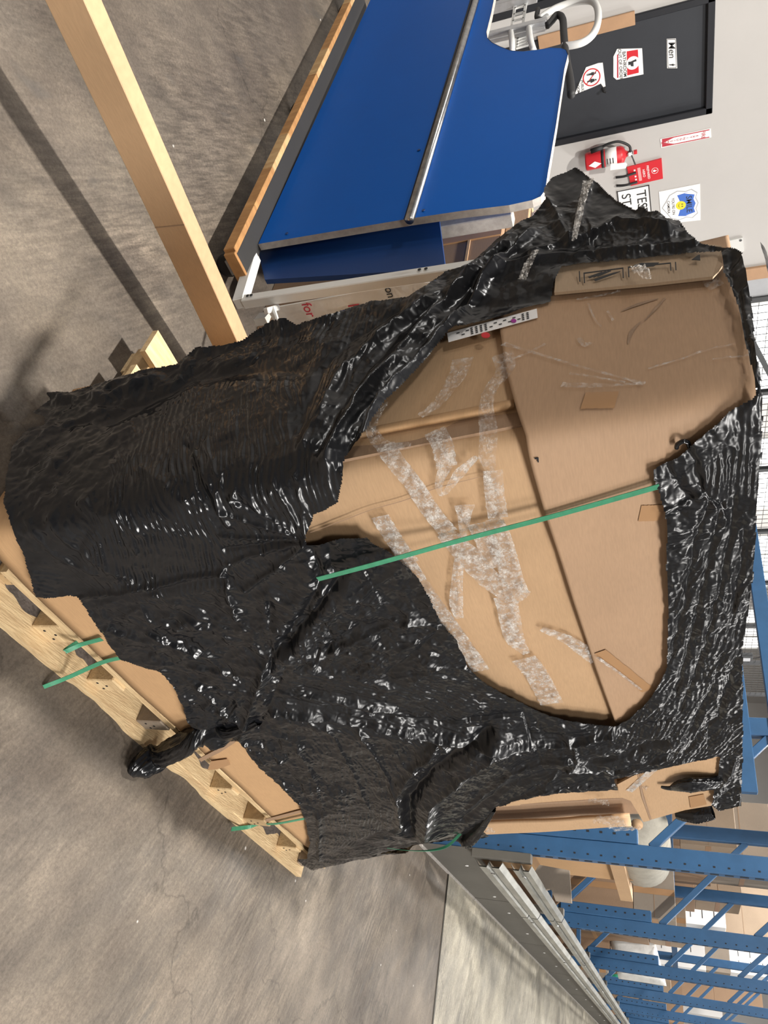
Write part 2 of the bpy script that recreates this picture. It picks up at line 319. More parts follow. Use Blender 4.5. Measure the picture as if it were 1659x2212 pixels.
cc = onwall((1360, 137), DL)-V(0, .0048, 0); ct = cc
prism('red_panel', [onwall(p, DL+.0048) for p in [(1354, 111), (1378, 107), (1380, 157), (1355, 163)]], (0, -.0006, 0), 'red', s)
c2 = onwall((1367, 136), DL+.0056); disc('white_disc', c2, X, Z, .052, 'paper', s, .0006)
prism('toilet_symbol', [c2+V(a*.05, -.0007, b*.05) for a, b in [(-.5, .55), (-.15, .6), (-.1, .1), (.55, .1), (.45, -.3), (.15, -.4), (.2, -.7), (-.35, -.7), (-.3, -.3)]], (0, -.0005, 0), 'ink', s)
text('lettering', 'BATHROOM', onwall((1349, 139), DL+.005), X, Z, .036, 'ink', s); text('lettering', 'OUT OF ORDER', onwall((1340, 140), DL+.005), X, Z, .034, 'ink', s)
prism('red_rule', [onwall(p, DL+.0048) for p in [(1333, 118), (1335.5, 118), (1336, 168), (1333, 168)]], (0, -.0005, 0), 'crimson', s)
# the loose paper notice, folded at its corner
s, c, q = sign('paper_notice', [(1241, 204), (1266, 145), (1292, 136), (1302, 135), (1308, 186), (1303, 188), (1298, 180), (1283, 187)], 'white paper notice with a crossed-out figures ring, folded and slipping off the black door', 'paper', DL)
cc = onwall((1278, 167), DL+.0048)
ring('ban_ring', cc, X, Z, .072, .009, 'red', s, .0006); prism('ban_bar', [cc+V(a*.05, 0, b*.05) for a, b in [(-1, .9), (-.9, 1), (1, -.9), (.9, -1)]], (0, -.0007, 0), 'red', s)
figure(cc+V(-.027, -.0003, 0), X, Z, .075, 'ink', s); figure(cc+V(.027, -.0003, 0), X, Z, .075, 'ink', s, True)
text('lettering', 'PUBLIC', onwall((1258, 186), DL+.005), X, Z, .03, 'ink', s); text('lettering', 'ROOM', onwall((1249, 191), DL+.005), X, Z, .03, 'ink', s)
hd = thing('door_hook', 'small black hook on the door under the folded paper notice', 'hook', onwall((1305, 195), 0))
bx('plate', 'black', onwall((1301, 191))-V(0, .004, 0), onwall((1309, 198))+V(.0, .012, 0), hd); tube('peg', smooth_path([onwall((1305, 195))+V(0, .01, 0), onwall((1304, 195))-V(0, .03, 0), onwall((1310, 195))-V(0, .04, 0)], 4), .006, 'black', hd)
tag(box('cardboard_offcut', 'tan', onwall((1265, 66), .02), (.10, .02, .75), None), 'brown cardboard strip standing against the left side of the black door', 'cardboard')
# extinguisher arrow sign
s, c, q = sign('extinguisher_sign', [(1426, 300), (1535, 277), (1536.5, 296), (1428, 319)], 'narrow upright red and white FIRE EXTINGUISHER arrow sign beside the door frame')
xd, yd, w, h = frame_of(q)
xd, yd = X, Z; c0 = c; hw, hh = w*.40, h*.47
for a in (-1, 1): bx('border', 'crimson', c+V(a*hw-.004, -.0006, -hh), c+V(a*hw+.004, 0, hh), s, 0)
prism('arrow_field', [c+V(-hw, 0, -hh), c+V(hw, 0, -hh), c+V(hw, 0, -hh+.11), c+V(0, 0, -hh+.01), c+V(-hw, 0, -hh+.11)], (0, -.0007, 0), 'crimson', s)
text('lettering', 'FIRE', c+V(0, -.0006, hh-.05), X, Z, .042, 'crimson', s)
for i, ch in enumerate('EXTINGUISHER'): text('lettering', ch, c+V(0, -.0006, hh-.10-i*.026), X, Z, .027, 'crimson', s)
# fire extinguisher
b0, b1 = onwall((1264, 343), .09), onwall((1352, 334), .09); cx = onwall((1300, 343), .09)[0]
fe = thing('fire_extinguisher', 'red fire extinguisher with black hose and white tag hung on the grey wall', 'fire extinguisher', (cx, WY-.09, b0[2]))
hh = b1[2]-b0[2]; cb = V(cx, WY-.09, b0[2]); r = .075
lathe('body', [(r*.9, 0), (r, .015), (r, hh*.88), (r*.85, hh*.95), (r*.4, hh), (.02, hh+.02)], cb, 'red', fe)
lathe('label_band', [(r+.001, hh*.50), (r+.001, hh*.78)], cb, 'paper', fe); lathe('strap_band', [(r+.003, hh*.40), (r+.003, hh*.47)], cb, 'black', fe)
prism('diamond', [cb+V(a, -r-.002, hh*.24+b) for a, b in [(0, -.055), (.03, 0), (0, .055), (-.03, 0)]], (0, -.001, 0), 'paper', fe)
for k in range(3): bx('label_print', 'ink', cb+V(-.03, -r-.003, hh*(.54+.07*k)), cb+V(.02, -r-.001, hh*(.56+.07*k)), fe, 0)
lathe('valve', [(.022, hh+.01), (.022, hh+.05), (.014, hh+.06)], cb, 'steel', fe); lathe('gauge', [(.016, 0), (.016, .014)], cb+V(-.01, -.03, hh+.03), 'paper', fe, 14, np.array([X, Z, -Y]))
box('lever', 'steel', cb+V(.05, 0, hh+.055), (.14, .02, .012), fe, np.array([[.96, 0, .28], [0, 1, 0], [-.28, 0, .96]])); box('lever', 'red', cb+V(.0, 0, hh+.08), (.03, .03, .03), fe)
tube('hose', smooth_path([cb+V(-.02, -.01, hh+.04), cb+V(-.08, -.02, hh+.03), cb+V(-.14, -.03, hh*.85), cb+V(-.14, -.03, hh*.6), cb+V(-.115, -.02, hh*.42)], 6), .011, 'black', fe)
tube('nozzle', [cb+V(-.115, -.02, hh*.46), cb+V(-.10, -.02, hh*.16)], [.018, .022], 'black', fe)
prism('inspection_tag', [cb+V(a, -r-.012, b) for a, b in [(.02, hh*.62), (.075, hh*.60), (.085, hh*.98), (.05, hh*1.02), (.03, hh*.99)]], (0, -.001, 0), 'paper', fe)
bx('wall_bracket', 'grey', cb+V(-.02, .07, hh*.3), cb+V(.02, .089, hh), fe)
# red fire blanket pouch
s, c, q = sign('fire_blanket_pouch', [(1354, 360), (1429, 341), (1432, 384), (1363, 400)], 'flat red fire blanket pouch with two hanging black straps on the grey wall', 'red', 0, .015)
s['category'] = 'fire blanket'
xd, yd, w, h = frame_of(q)
text('lettering', 'PREPARED', c+yd*h*.08, xd, yd, h*.10, 'paper', s); text('lettering', 'HERO', c-yd*h*.05, xd, yd, h*.10, 'paper', s)
ring('flame_ring', c+yd*h*.28, xd, yd, h*.1, h*.012, 'paper', s, .0006); prism('flame', [c+yd*h*.28+xd*a*h*.07+yd*b*h*.07 for a, b in [(0, 1), (.6, -.2), (.3, -.8), (-.3, -.8), (-.6, -.1), (-.2, .1)]], (0, -.0006, 0), 'paper', s)
prism('pale_block', [c+xd*w*a+yd*h*b for a, b in [(-.34, -.22), (.34, -.22), (.34, -.13), (-.34, -.13)]], (0, -.0006, 0), mat('pouch_pink', (.72, .3, .3)), s)
for k in range(4): prism('small_print', [c+xd*w*a+yd*h*(b-.33-.0) for a, b in [(-.3+.16*k, 0), (-.22+.16*k, 0), (-.22+.16*k, .05), (-.3+.16*k, .05)]], (0, -.0006, 0), 'paper', s)
for (p0, p1) in (((1366, 374), (1331, 383)), ((1369, 394), (1332, 401))):
    a, b_ = onwall(p0, .012), onwall(p1, .012); tube('strap', smooth_path([a+V(0, -.006, .03), a+V(0, -.012, 0), (a+b_)/2+V(0, -.02, 0), b_], 4), .011, 'black', s, 8)
# framed test sign
s, c, q = sign('framed_sign', [(1333, 412), (1402, 399), (1413, 509), (1346, 522)], 'white framed sign starting TE and ST, half hidden by the black film', 'paper')
xd, yd, w, h = frame_of(q)
for a in ((-.5, -.5, .5, -.475), (-.5, .475, .5, .5), (-.5, -.5, -.485, .5), (.485, -.5, .5, .5)):
    prism('sign_frame', [c+xd*w*u+yd*h*v for u, v in ((a[0], a[1]), (a[2], a[1]), (a[2], a[3]), (a[0], a[3]))], (0, -.004, 0), 'ink', s)
text('lettering', 'TEST', c-xd*w*.43+yd*h*.22, xd, yd, h*.42, 'ink', s, 'LEFT'); text('lettering', 'STATION', c-xd*w*.42-yd*h*.25, xd, yd, h*.40, 'ink', s, 'LEFT')
# camera notice
s, c, q = sign('camera_notice', [(1423, 414), (1512, 396.5), (1513, 475), (1429, 484)], 'white and blue shield sign reading SMILE with a yellow smiling face', 'paper')
xd, yd, w, h = frame_of(q)
sh = [(0, .46), (.16, .40), (.30, .44), (.42, .30), (.38, .15), (.43, -.05), (.34, -.25), (.15, -.36), (0, -.46)]; sh = sh+[(-a, b) for a, b in sh[-2:0:-1]]
prism('shield_line', [c+xd*w*a+yd*h*b for a, b in sh], (0, -.0006, 0), 'grey', s)
prism('shield_face', [c+xd*w*a*.95+yd*h*b*.95-V(0, .0006, 0) for a, b in sh], (0, -.0005, 0), 'paper', s)
up = [(a*.84, b*.84) for a, b in sh if b > .1]; up = sorted(up, key=lambda p: p[0])
prism('blue_field', [c-V(0, .0011, 0)+xd*w*a+yd*h*b for a, b in up+[(.30, -.06), (.12, -.0), (-.12, -.0), (-.30, -.06)]], (0, -.0005, 0), 'sblue', s)
cc = c-V(0, .0017, 0)
text('lettering', 'SMILE', cc+yd*h*.22, xd, yd, h*.20, 'ink', s); text('lettering', "YOU'RE ON", cc-yd*h*.17, xd, yd, h*.095, 'ink', s); text('lettering', 'CAMERA', cc-yd*h*.29, xd, yd, h*.095, 'ink', s)
disc('smiling_face', cc+yd*h*.02, xd, yd, h*.125, 'yellow', s, .0006)
for a in (-1, 1): disc('eye', cc-V(0, .0008, 0)+yd*h*.055+xd*a*h*.035, xd, yd, h*.013, 'ink', s, .0005, 10, h*.026)
prism('mouth', [cc-V(0, .0008, 0)+yd*h*(.02-.06*math.sin(t))+xd*h*.07*math.cos(t) for t in np.linspace(0, math.pi, 9)]+[cc-V(0, .0008, 0)+yd*h*(.02-.048*math.sin(t))+xd*h*.07*math.cos(t) for t in np.linspace(math.pi, 0, 9)][1:-1], (0, -.0005, 0), 'ink', s)
s, c, q = sign('wall_plate', [(1500, 534), (1604, 511), (1607, 540), (1503, 563)], 'white metal plate screwed to the wall above the load', 'white', 0, .02); s['category'] = 'plate'
disc('screw', onwall((1600, 519), .021), X, Z, .012, 'steel', s, .004, 10)
# end of the wall: timber post, grey panel, wire partition
tag(bx('trim_2', 'tan', (5.13, WY-.03, 0), (5.27, WY+.18, 4)), kind='structure')
tag(bx('trim_3', 'grey', (5.27, WY-.01, 0), (5.5, WY+.1, 4)), kind='structure')

# ------------------------------------------------------------------ load surface  (w runs round the load, z is height)
AL = math.radians(37.8-41.94)
E1 = V(math.cos(AL), math.sin(AL), 0); E2 = V(-math.sin(AL), math.cos(AL), 0); O0 = E1*.845+E2*.75; LN = .1439
def wz(x, y, off=0.):
    d = ray(x, y); Mx = np.array([E1, E2, Z]); c = Mx@(CAM-O0-Z*.14); dd = Mx@d; n = V(0, 1, -LN)
    k = (-off-n@c)/(n@dd); q = c+k*dd
    if q[0] >= -off: return (max(q[0], .0), q[2]+.14)
    k = (-off-c[0])/dd[0]; q = c+k*dd; return (-(q[1]-LN*q[2]), q[2]+.14)
RA = 1.96; ZT = 1.655
def surf(w, z, off=0., ra=RA, r=.05, flare=0.):
    """point on the load's side at run w, height z, pushed out by off"""
    w, z, off = np.broadcast_arrays(np.asarray(w, float), np.asarray(z, float), np.asarray(off, float))
    a_r = ra+flare*np.clip((.62-z)/.5, 0, 1)**1.5
    a = .5*(w+np.sqrt(w*w+r*r)); b = .5*(-w+np.sqrt(w*w+r*r)); na = -.5*(1-w/np.sqrt(w*w+r*r)); nb = -.5*(1+w/np.sqrt(w*w+r*r))
    t = w-a_r; s = np.sqrt(t*t+r*r); right = t > -.3
    a2 = a_r-.5*(-t+s); b2 = .5*(t+s); na2 = .5*(1+t/s); nb2 = -.5*(1-t/s)
    a = np.where(right, a2, a); b = np.where(right, b2, b); na = np.where(right, na2, na); nb = np.where(right, nb2, nb)
    h = np.maximum(z-ZT, 0); zz = np.where(z > ZT, ZT+.025*(1-np.exp(-h/.025)), z); inw = np.maximum(h-.025*(1-np.exp(-h/.025)), 0)
    nl = np.sqrt(na*na+nb*nb)+1e-9; na, nb = na/nl, nb/nl
    up = np.where(z > ZT, 1-np.exp(-h/.02), 0)
    b = b+LN*(np.minimum(zz, ZT)-.14)
    o = off*(1-up)-inw
    return O0+E1*(a+na*o)[..., None]+E2*(b+nb*o)[..., None]+Z*(zz+off*up*.1)[..., None]
# ---- numpy noise
_p = rng.permutation(256); _p = np.concatenate([_p, _p]); _g = np.stack([np.cos(np.arange(256)*2*math.pi/256*7), np.sin(np.arange(256)*2*math.pi/256*7)], 1)
def pn(x, y, s=0):
    xi = np.floor(x).astype(int); yi = np.floor(y).astype(int); fx = x-xi; fy = y-yi
    u = fx**3*(fx*(6*fx-15)+10); v = fy**3*(fy*(6*fy-15)+10)
    def g(i, j, dx, dy): k = _p[(_p[(xi+i+s*17) & 255]+yi+j) & 255]; return _g[k, 0]*dx+_g[k, 1]*dy
    a = g(0, 0, fx, fy); b = g(1, 0, fx-1, fy); c = g(0, 1, fx, fy-1); d = g(1, 1, fx-1, fy-1)
    return (a+(b-a)*u)+((c+(d-c)*u)-(a+(b-a)*u))*v
def tri(x, y, s=0):
    """piecewise-linear noise: flat facets meeting in creases"""
    k = .3660254*(x+y); x = x+k; y = y+k; xi = np.floor(x).astype(int); yi = np.floor(y).astype(int); fx = x-xi; fy = y-yi
    h = lambda i, j: _p[(_p[(xi+i+s*17) & 255]+yi+j) & 255]/127.5-1
    a = np.where(fx > fy, h(1, 0), h(0, 1)); return h(0, 0)*(1-np.maximum(fx, fy))+a*np.abs(fx-fy)+h(1, 1)*np.minimum(fx, fy)
def inpoly(px, py, poly):
    ins = np.zeros(px.shape, bool); n = len(poly)
    for i in range(n):
        x1, y1 = poly[i]; x2, y2 = poly[(i+1) % n]
        if y1 == y2: continue
        c = ((y1 > py) != (y2 > py)) & (px < (x2-x1)*(py-y1)/(y2-y1)+x1); ins ^= c
    return ins
def dist_line(px, py, line):
    d = np.full(px.shape, 9.)
    for (x1, y1), (x2, y2) in zip(line[:-1], line[1:]):
        L2 = (x2-x1)**2+(y2-y1)**2+1e-12; t = np.clip(((px-x1)*(x2-x1)+(py-y1)*(y2-y1))/L2, 0, 1)
        d = np.minimum(d, np.hypot(px-x1-t*(x2-x1), py-y1-t*(y2-y1)))
    return d
def dens(pl, n=4, closed=True):
    out = []; k = len(pl)
    for i in range(k if closed else k-1):
        a, b = pl[i], pl[(i+1) % k]
        for j in range(n): out.append((a[0]+(b[0]-a[0])*j/n, a[1]+(b[1]-a[1])*j/n))
    if not closed: out.append(pl[-1])
    return out
PW = lambda pl, closed=True: [wz(p[0], p[1], .02) for p in dens(pl, 4, closed)]
# ------------------------------------------------------------------ pallet
def fr(a, b, z): return E1*a+E2*b+Z*z          # pallet frame: along, across, up (from the hall origin)
AX = np.array([E1, E2, Z])
pal = thing('pallet', 'worn pine pallet with bark edged boards under the wrapped load', 'pallet', fr(1.95, 1.2, 0))
def plank(name, a0, a1, b0, b1, z0, z1, m, par, n=46, rag=.012, ends=.012):
    v = []; f = []; sd = rng.randint(200)
    t = np.linspace(0, 1, n); A = a0+(a1-a0)*t
    e0 = b0+np.maximum(0, pn(t*5.3, t*0+.5, sd)+.15*pn(t*31, t*0, sd+2))*rag*2.2; e1_ = b1-np.maximum(0, pn(t*6.1, t*0+.5, sd+5)+.2*pn(t*27, t*0, sd+3))*rag*3.2
    for i in range(n):
        for (b, z) in ((e0[i], z0), (e0[i], z1), (e1_[i], z1), (e1_[i], z0)): v.append(fr(A[i], b, z))
    for i in range(n-1):
        for k in range(4): f.append([4*i+k, 4*i+(k+1) % 4, 4*i+4+(k+1) % 4, 4*i+4+k])
    f += [[3, 2, 1, 0], [4*n-4, 4*n-3, 4*n-2, 4*n-1]]
    o = mesh(name, v, f, m, par); bm = bmesh.new(); bm.from_mesh(o.data); bmesh.ops.recalc_face_normals(bm, faces=bm.faces); bm.to_mesh(o.data); bm.free(); return o
fb = plank('bottom_board', .93, 3.02, .725, .845, 0, .022, 'wood', pal, 110, .022)
# bark left along the board's back edge
v = []; f = []; t = np.linspace(.94, 3.0, 150)
for i, a in enumerate(t):
    w_ = max(0., pn(np.array([a*4.]), np.array([.3]), 4)[0]*2+.25*pn(np.array([a*23.]), np.array([.3]), 9)[0]+.22)*.07
    v += [fr(a, .842-w_, .0232), fr(a, .846, .0236)]
f = [[2*i, 2*i+2, 2*i+3, 2*i+1] for i in range(len(t)-1)]
mesh('bark', v, f, 'bark', fb)
plank('bottom_board', 1.04, 3.0, 1.17, 1.27, 0, .02, 'wood_grey', pal); plank('bottom_board', 1.04, 3.0, 1.545, 1.64, 0, .02, 'wood', pal)
for i, (a, wd_, b, mm) in enumerate([(1.055, .045, .80, 'wood_end'), (1.235, .075, .765, 'wood'), (1.47, .06, .755, 'wood'), (1.715, .055, .76, 'wood_grey'), (2.19, .055, .755, 'wood'), (2.46, .06, .75, 'wood_end'), (2.76, .05, .755, 'wood'), (2.97, .05, .76, 'wood_grey')]):
    bl = box('stringer', mm, fr(a, (b+1.64)/2, .065), (wd_, 1.64-b, .086), pal, AX, .003)
    for k in range(3): box('nail', 'hole', fr(a-wd_*.25+wd_*.25*k, b-.0005, .05+.02*(k % 2)), (.005, .002, .005), bl, AX, 0)
for b0, b1 in [(.765, .87), (.98, 1.08), (1.18, 1.28), (1.38, 1.48), (1.54, 1.64)]: plank('deck_board', .98, 3.0, b0, b1, .108, .127, 'wood', pal, 30, .004)

# ------------------------------------------------------------------ cartons of the load
def shell(name, w0, w1, lo, hi, off, th, m, parent=None, nw=70, nz=40, seed=1, dent=.004, r=.05):
    """a carton wall following the load between the curves lo(w) and hi(w), th thick"""
    w = np.linspace(w0, w1, nw); zl = np.interp(w, *lo) if isinstance(lo, tuple) else np.full(nw, lo); zh = np.interp(w, *hi) if isinstance(hi, tuple) else np.full(nw, hi)
    s = np.linspace(0, 1, nz)[:, None]; Wg = np.broadcast_to(w, (nz, nw)); Zg = zl+(zh-zl)*s
    d = pn(Wg*4, Zg*4, seed)*dent*2+pn(Wg*13, Zg*9, seed+3)*dent*.6
    d = d-dent
    out = surf(Wg, Zg, off+d, r=r); inn = surf(Wg, Zg, off+d-th, r=r); n = nz*nw; v = np.concatenate([out.reshape(-1, 3), inn.reshape(-1, 3)])
    f = []
    for i in range(nz-1):
        for j in range(nw-1):
            a = i*nw+j; f.append([a, a+1, a+nw+1, a+nw]); f.append([n+a, n+a+nw, n+a+nw+1, n+a+1])
    for j in range(nw-1): f.append([j, n+j, n+j+1, j+1]); a = (nz-1)*nw+j; f.append([a, a+1, n+a+1, n+a])
    for i in range(nz-1): a = i*nw; f.append([a, a+nw, n+a+nw, n+a]); a += nw-1; f.append([a, n+a, n+a+nw, a+nw])
    return mesh(name, v, f, m, parent, True)
def curve(px): q = sorted(wz(*p) for p in px); return (np.array([a for a, _ in q]), np.array([b for _, b in q]))
def ons(x, y, off=0.): return surf(*wz(x, y, off), off)[()]
def patch(name, px, off, th, m, parent, lift=None):
    """flat-ish piece lying on the load: outline in measured points"""
    P = [ons(x, y, off+(lift[i] if lift else 0)) for i, (x, y) in enumerate(px)]
    c = np.mean(P, 0); nv = sum((np.cross(P[i]-c, P[(i+1) % len(P)]-c) for i in range(len(P))), np.zeros(3)); nv /= np.linalg.norm(nv)
    if nv@(CAM-c) < 0: nv = -nv
    return prism(name, P, -nv*th, m, parent)
# ------------------------------------------------------------------ clear tape
tape_n = [0]
def tape(px, wpx, parent, off=.004, m='tape', crump=.0022, n=46, k=9, name='tape_strip'):
    q = [wz(p[0], p[1], off) for p in px]; q = np.array([p[:2] for p in smooth_path([(a, b, 0) for a, b in q], max(3, n//len(px)))]); N_ = len(q)
    t = np.gradient(q, axis=0); t /= np.linalg.norm(t, axis=1)[:, None]+1e-9; nn = np.stack([-t[:, 1], t[:, 0]], 1)
    pc = surf(q[:, 0], q[:, 1]); sc = np.linalg.norm(pc-CAM, axis=1)/FPX       # metres per measured pixel there
    wv = np.interp(np.linspace(0, 1, N_), np.linspace(0, 1, len(wpx)), wpx)*sc if hasattr(wpx, '__len__') else wpx*sc
    s = np.linspace(-.5, .5, k); tape_n[0] += 1; sd = tape_n[0]
    g = q[:, None]+nn[:, None]*(s[None, :, None]*wv[:, None, None]); edge_j = 1+.12*pn(np.arange(N_)*.7, np.zeros(N_)+sd*.37, sd); g = q[:, None]+(g-q[:, None])*edge_j[:, None, None]
    w, z = g[..., 0], g[..., 1]
    o = off+crump*(np.abs(pn(w*70+sd, z*70, sd))*1.6+np.abs(pn(w*160, z*160+sd, sd))*.7)
    v = surf(w, z, o).reshape(-1, 3); f = [[i*k+j, i*k+j+1, (i+1)*k+j+1, (i+1)*k+j] for i in range(N_-1) for j in range(k-1)]
    return mesh(name, v, f, m, parent)
base = thing('flat_carton', 'long flat cardboard carton lying on the pallet beneath the black film', 'box', fr(1.8, 1.1, .128))
shell('carton_wall', -.46, RA+.5, .152, .46, .0, .012, 'board_o', base, 160, 14, 2, .002)
prism('carton_body', [fr(.88, .80, .13), fr(.88, .86, .45), fr(.88, 1.22, .45), fr(.88, 1.22, .13)], E1*1.89, 'board_o', base)
patch('flap_seam', [(428, 1640), (470, 1618), (505, 1598), (508, 1604), (474, 1626), (434, 1646)], .0035, .002, 'board3', base)
patch('tape_strip', [(455, 1645), (490, 1640), (497, 1652), (470, 1662), (448, 1664)], .004, .001, 'brown_tape', base)
patch('flap_seam', [(572, 1770), (650, 1750), (652, 1755), (575, 1776)], .0035, .002, 'board3', base)

edge = curve([(1080, 715), (1092, 800), (1110, 870), (1130, 940), (1145, 1000), (1178, 1110), (1215, 1220), (1240, 1300), (1290, 1450), (1332, 1565), (1358, 1650)])
upper = thing('large_carton', 'large scuffed cardboard carton at the top of the load with rounded corner', 'box', fr(1.6, 1.2, 1.0))
shell('carton_wall', -.46, 1.34, edge, ([-.46, .3, 1.34], [1.615, 1.612, 1.575]), .006, .014, 'board2', upper, 150, 60, 5, .0012, .05)
prism('carton_body', [fr(.87, .84, .46), fr(.87, 1.02, 1.56), fr(.87, 1.41, 1.56), fr(.87, 1.33, .46)], E1*1.33, 'board3', upper)
lowc = thing('tall_carton', 'tan cardboard carton under the large one, crossed by shiny tape strips', 'box', fr(1.5, 1.0, .5))
shell('carton_wall', -.10, 1.40, .40, (edge[0], edge[1]+.05), -.010, .010, 'board', lowc, 130, 50, 8, .004, .06)
sidec = thing('side_carton', 'cardboard carton at the near corner with a lifted flap and paper label', 'box', fr(.9, 1.0, .5))
shell('carton_wall', -.46, -.093, .62, (edge[0], edge[1]+.02), -.004, .012, 'board', sidec, 40, 40, 11, .003)
shell('flap_edge', -.105, -.090, curve([(800, 931), (1108, 868)])[1].min(), curve([(800, 931), (1108, 868)])[1].max(), -.003, .010, 'board_o', sidec, 3, 20, 11, 0)
lab = patch('shipping_label', [(965, 719), (1159, 666), (1161, 685), (968, 738)], .010, .001, 'paper', None)
tag(lab, 'white printed shipping label on the side carton below the black film', 'label')
for i in range(16):
    t = .1+.052*i; a = V(965, 719)+(V(1159, 666)-V(965, 719))*t; b = V(968, 738)+(V(1161, 685)-V(968, 738))*t
    if 3 <= i < 7 or i > 13:
        for k in range(4): p = a+(b-a)*(.12+.2*k); patch('bar_code', [p, p+V(5, -1.3), p+V(5.4, .6), p+V(.4, 1.9)], .0118, .0006, 'ink', lab)
    else: p = a+(b-a)*(.25+.3*(i % 2)); patch('print_line', [p, p+V(7, -1.9), p+V(7.3, -.4), p+V(.3, 1.5)], .0118, .0006, 'ink', lab)
st = tag(patch('round_sticker', [(1048+9.5*math.cos(t), 723+6*math.sin(t)) for t in np.linspace(0, 2*math.pi, 18, endpoint=False)], .013, .001, 'red', None), 'small red round sticker beside the white shipping label', 'sticker')
patch('purple_seal', [(1109+6*math.cos(t), 692+4*math.sin(t)) for t in np.linspace(0, 2*math.pi, 12, endpoint=False)], .012, .0006, mat('print_purple', (.3, .02, .25), .5), lab)
# flap printed with handling symbols
flap = tag(patch('printed_flap', [(1197, 631), (1203, 556), (1380, 534), (1500, 524), (1560, 530), (1561, 572), (1540, 596), (1400, 612), (1300, 621)], .022, .006, 'board_f', None, [0, -.016, -.016, -.016, -.012, 0, 0, 0, 0]), 'torn carton flap printed with dark handling symbols at upper left of the load', 'cardboard flap')
K = .018
def fp(name, px): return patch(name, px, .0245, .001, 'ink', flap)
for x, y, L in ((1250, 585, 22), (1260, 588, 22), (1344, 577, 22), (1356, 575, 22), (1447, 566, 17), (1458, 565, 17)): fp('print_bar', [(x, y), (x+2.5, y), (x+3.5, y+L), (x+1, y+L)])
fp('print_bar', [(1262, 588), (1345, 577), (1345, 579), (1262, 590)]); fp('print_bar', [(1358, 575), (1448, 566), (1448, 568), (1358, 577)])
fp('print_leaf', [(1368, 572), (1385, 567), (1424, 566), (1412, 574), (1385, 576)]); fp('print_cup', [(1494, 560), (1508, 550), (1512, 549), (1513, 561)])
for a in (0, 9, 18): fp('print_stroke', [(1270+a, 597-a*.2), (1300+a, 586-a*.2), (1302+a, 588-a*.2), (1273+a, 600-a*.2)])
fp('print_stroke', [(1282, 603), (1325, 588), (1340, 585), (1326, 591), (1286, 606)])
shell('torn_edge', -.425, -.395, wz(1195, 660)[1], 1.56, .012, .012, 'board2', upper, 5, 30, 21, .004)
# cartons at the far end
endc = thing('end_carton', 'narrow cardboard carton with an open channel at the right end of the load', 'box', fr(2.6, 1.1, .6))
w1_, w2_, w3_ = wz(1200, 1742)[0], wz(1200, 1786)[0], wz(1200, 1812)[0]
shell('carton_wall', 1.30, w1_, .70, 1.56, -.008, .012, 'board', endc, 30, 30, 13, .003)
shell('channel_wall', w1_-.06, w3_+.03, .72, 1.40, -.060, .010, 'board3', endc, 24, 20, 14, .003)
shell('channel_lip', w2_, w3_, .74, 1.33, -.012, .012, 'board', endc, 10, 20, 15, .003)
shell('channel_side', w1_-.008, w1_, .72, 1.36, -.010, .085, 'board3', endc, 3, 20, 16, 0)
prism('carton_body', [fr(2.14, 1.02, .46), fr(2.14, 1.10, 1.5), fr(2.14, 1.36, 1.5), fr(2.14, 1.38, .46)], E1*.62, 'board3', endc)
topc = thing('small_carton', 'small taped cardboard box at the upper right end of the load', 'box', fr(2.4, 1.1, 1.2))
patch('front_face', [(1334, 1694), (1380, 1672), (1410, 1640), (1575, 1615), (1575, 1660), (1546, 1739), (1480, 1752), (1404, 1774), (1388, 1738), (1372, 1722)], .012, .10, 'board', topc)
patch('flap_panel', [(1333, 1695), (1376, 1672), (1384, 1700), (1404, 1775), (1390, 1778), (1362, 1730), (1340, 1722)], .020, .006, 'board', topc)
patch('flap_seam', [(1377, 1672), (1380, 1672), (1390, 1715), (1408, 1772), (1404, 1774), (1386, 1722)], .0215, .001, 'board3', topc)
patch('tape_strip', [(1488, 1722), (1520, 1716), (1527, 1738), (1492, 1746)], .0135, .001, 'brown_tape', topc)
patch('tape_strip', [(1352, 1708), (1412, 1652), (1420, 1664), (1366, 1712)], .0225, .0008, 'haze_tape', topc)
fs = tag(patch('foam_sheet', [(1140, 1806), (1215, 1795), (1292, 1786), (1288, 1796), (1240, 1815), (1180, 1822)], -.09, .02, 'paper', None), 'white foam sheet edge behind the open cardboard channel', 'foam sheet')
# creases, stains and brown tape patches
tape([(668, 1151), (740, 1124), (800, 1101), (870, 1081), (940, 1054), (1010, 1036), (1060, 1023)], [2, 3, 2, 3, 3, 2, 1], lowc, -.0085, 'board3', 0, name='crease')
tape([(1258, 863), (1331, 860)], 46, upper, .0068, 'brown_tape', .0, name='tape_patch')
tape([(1382, 1110), (1432, 1108)], 48, upper, .0068, 'brown_tape', .0, name='tape_patch')
tape([(1296, 1408), (1400, 1492)], 26, upper, .0068, 'brown_tape', .0, name='tape_patch')
stain = mat('grey_scuff', (.37, .25, .165), .8, var=.4, vscale=30)
tape([(1356, 742), (1364, 716), (1384, 694)], [2, 9, 2], upper, .0066, stain, 0, name='scuff'); tape([(1392, 692), (1418, 664), (1438, 642)], [2, 6, 2], upper, .0066, stain, 0, name='scuff'); tape([(1342, 671), (1380, 656), (1422, 644)], [3, 9, 2], upper, .0068, stain, 0, name='scuff')
patch('staple', [(1152, 991), (1161, 990), (1162, 1000), (1159, 1000), (1158, 993), (1153, 994)], .0075, .001, 'hole', upper)

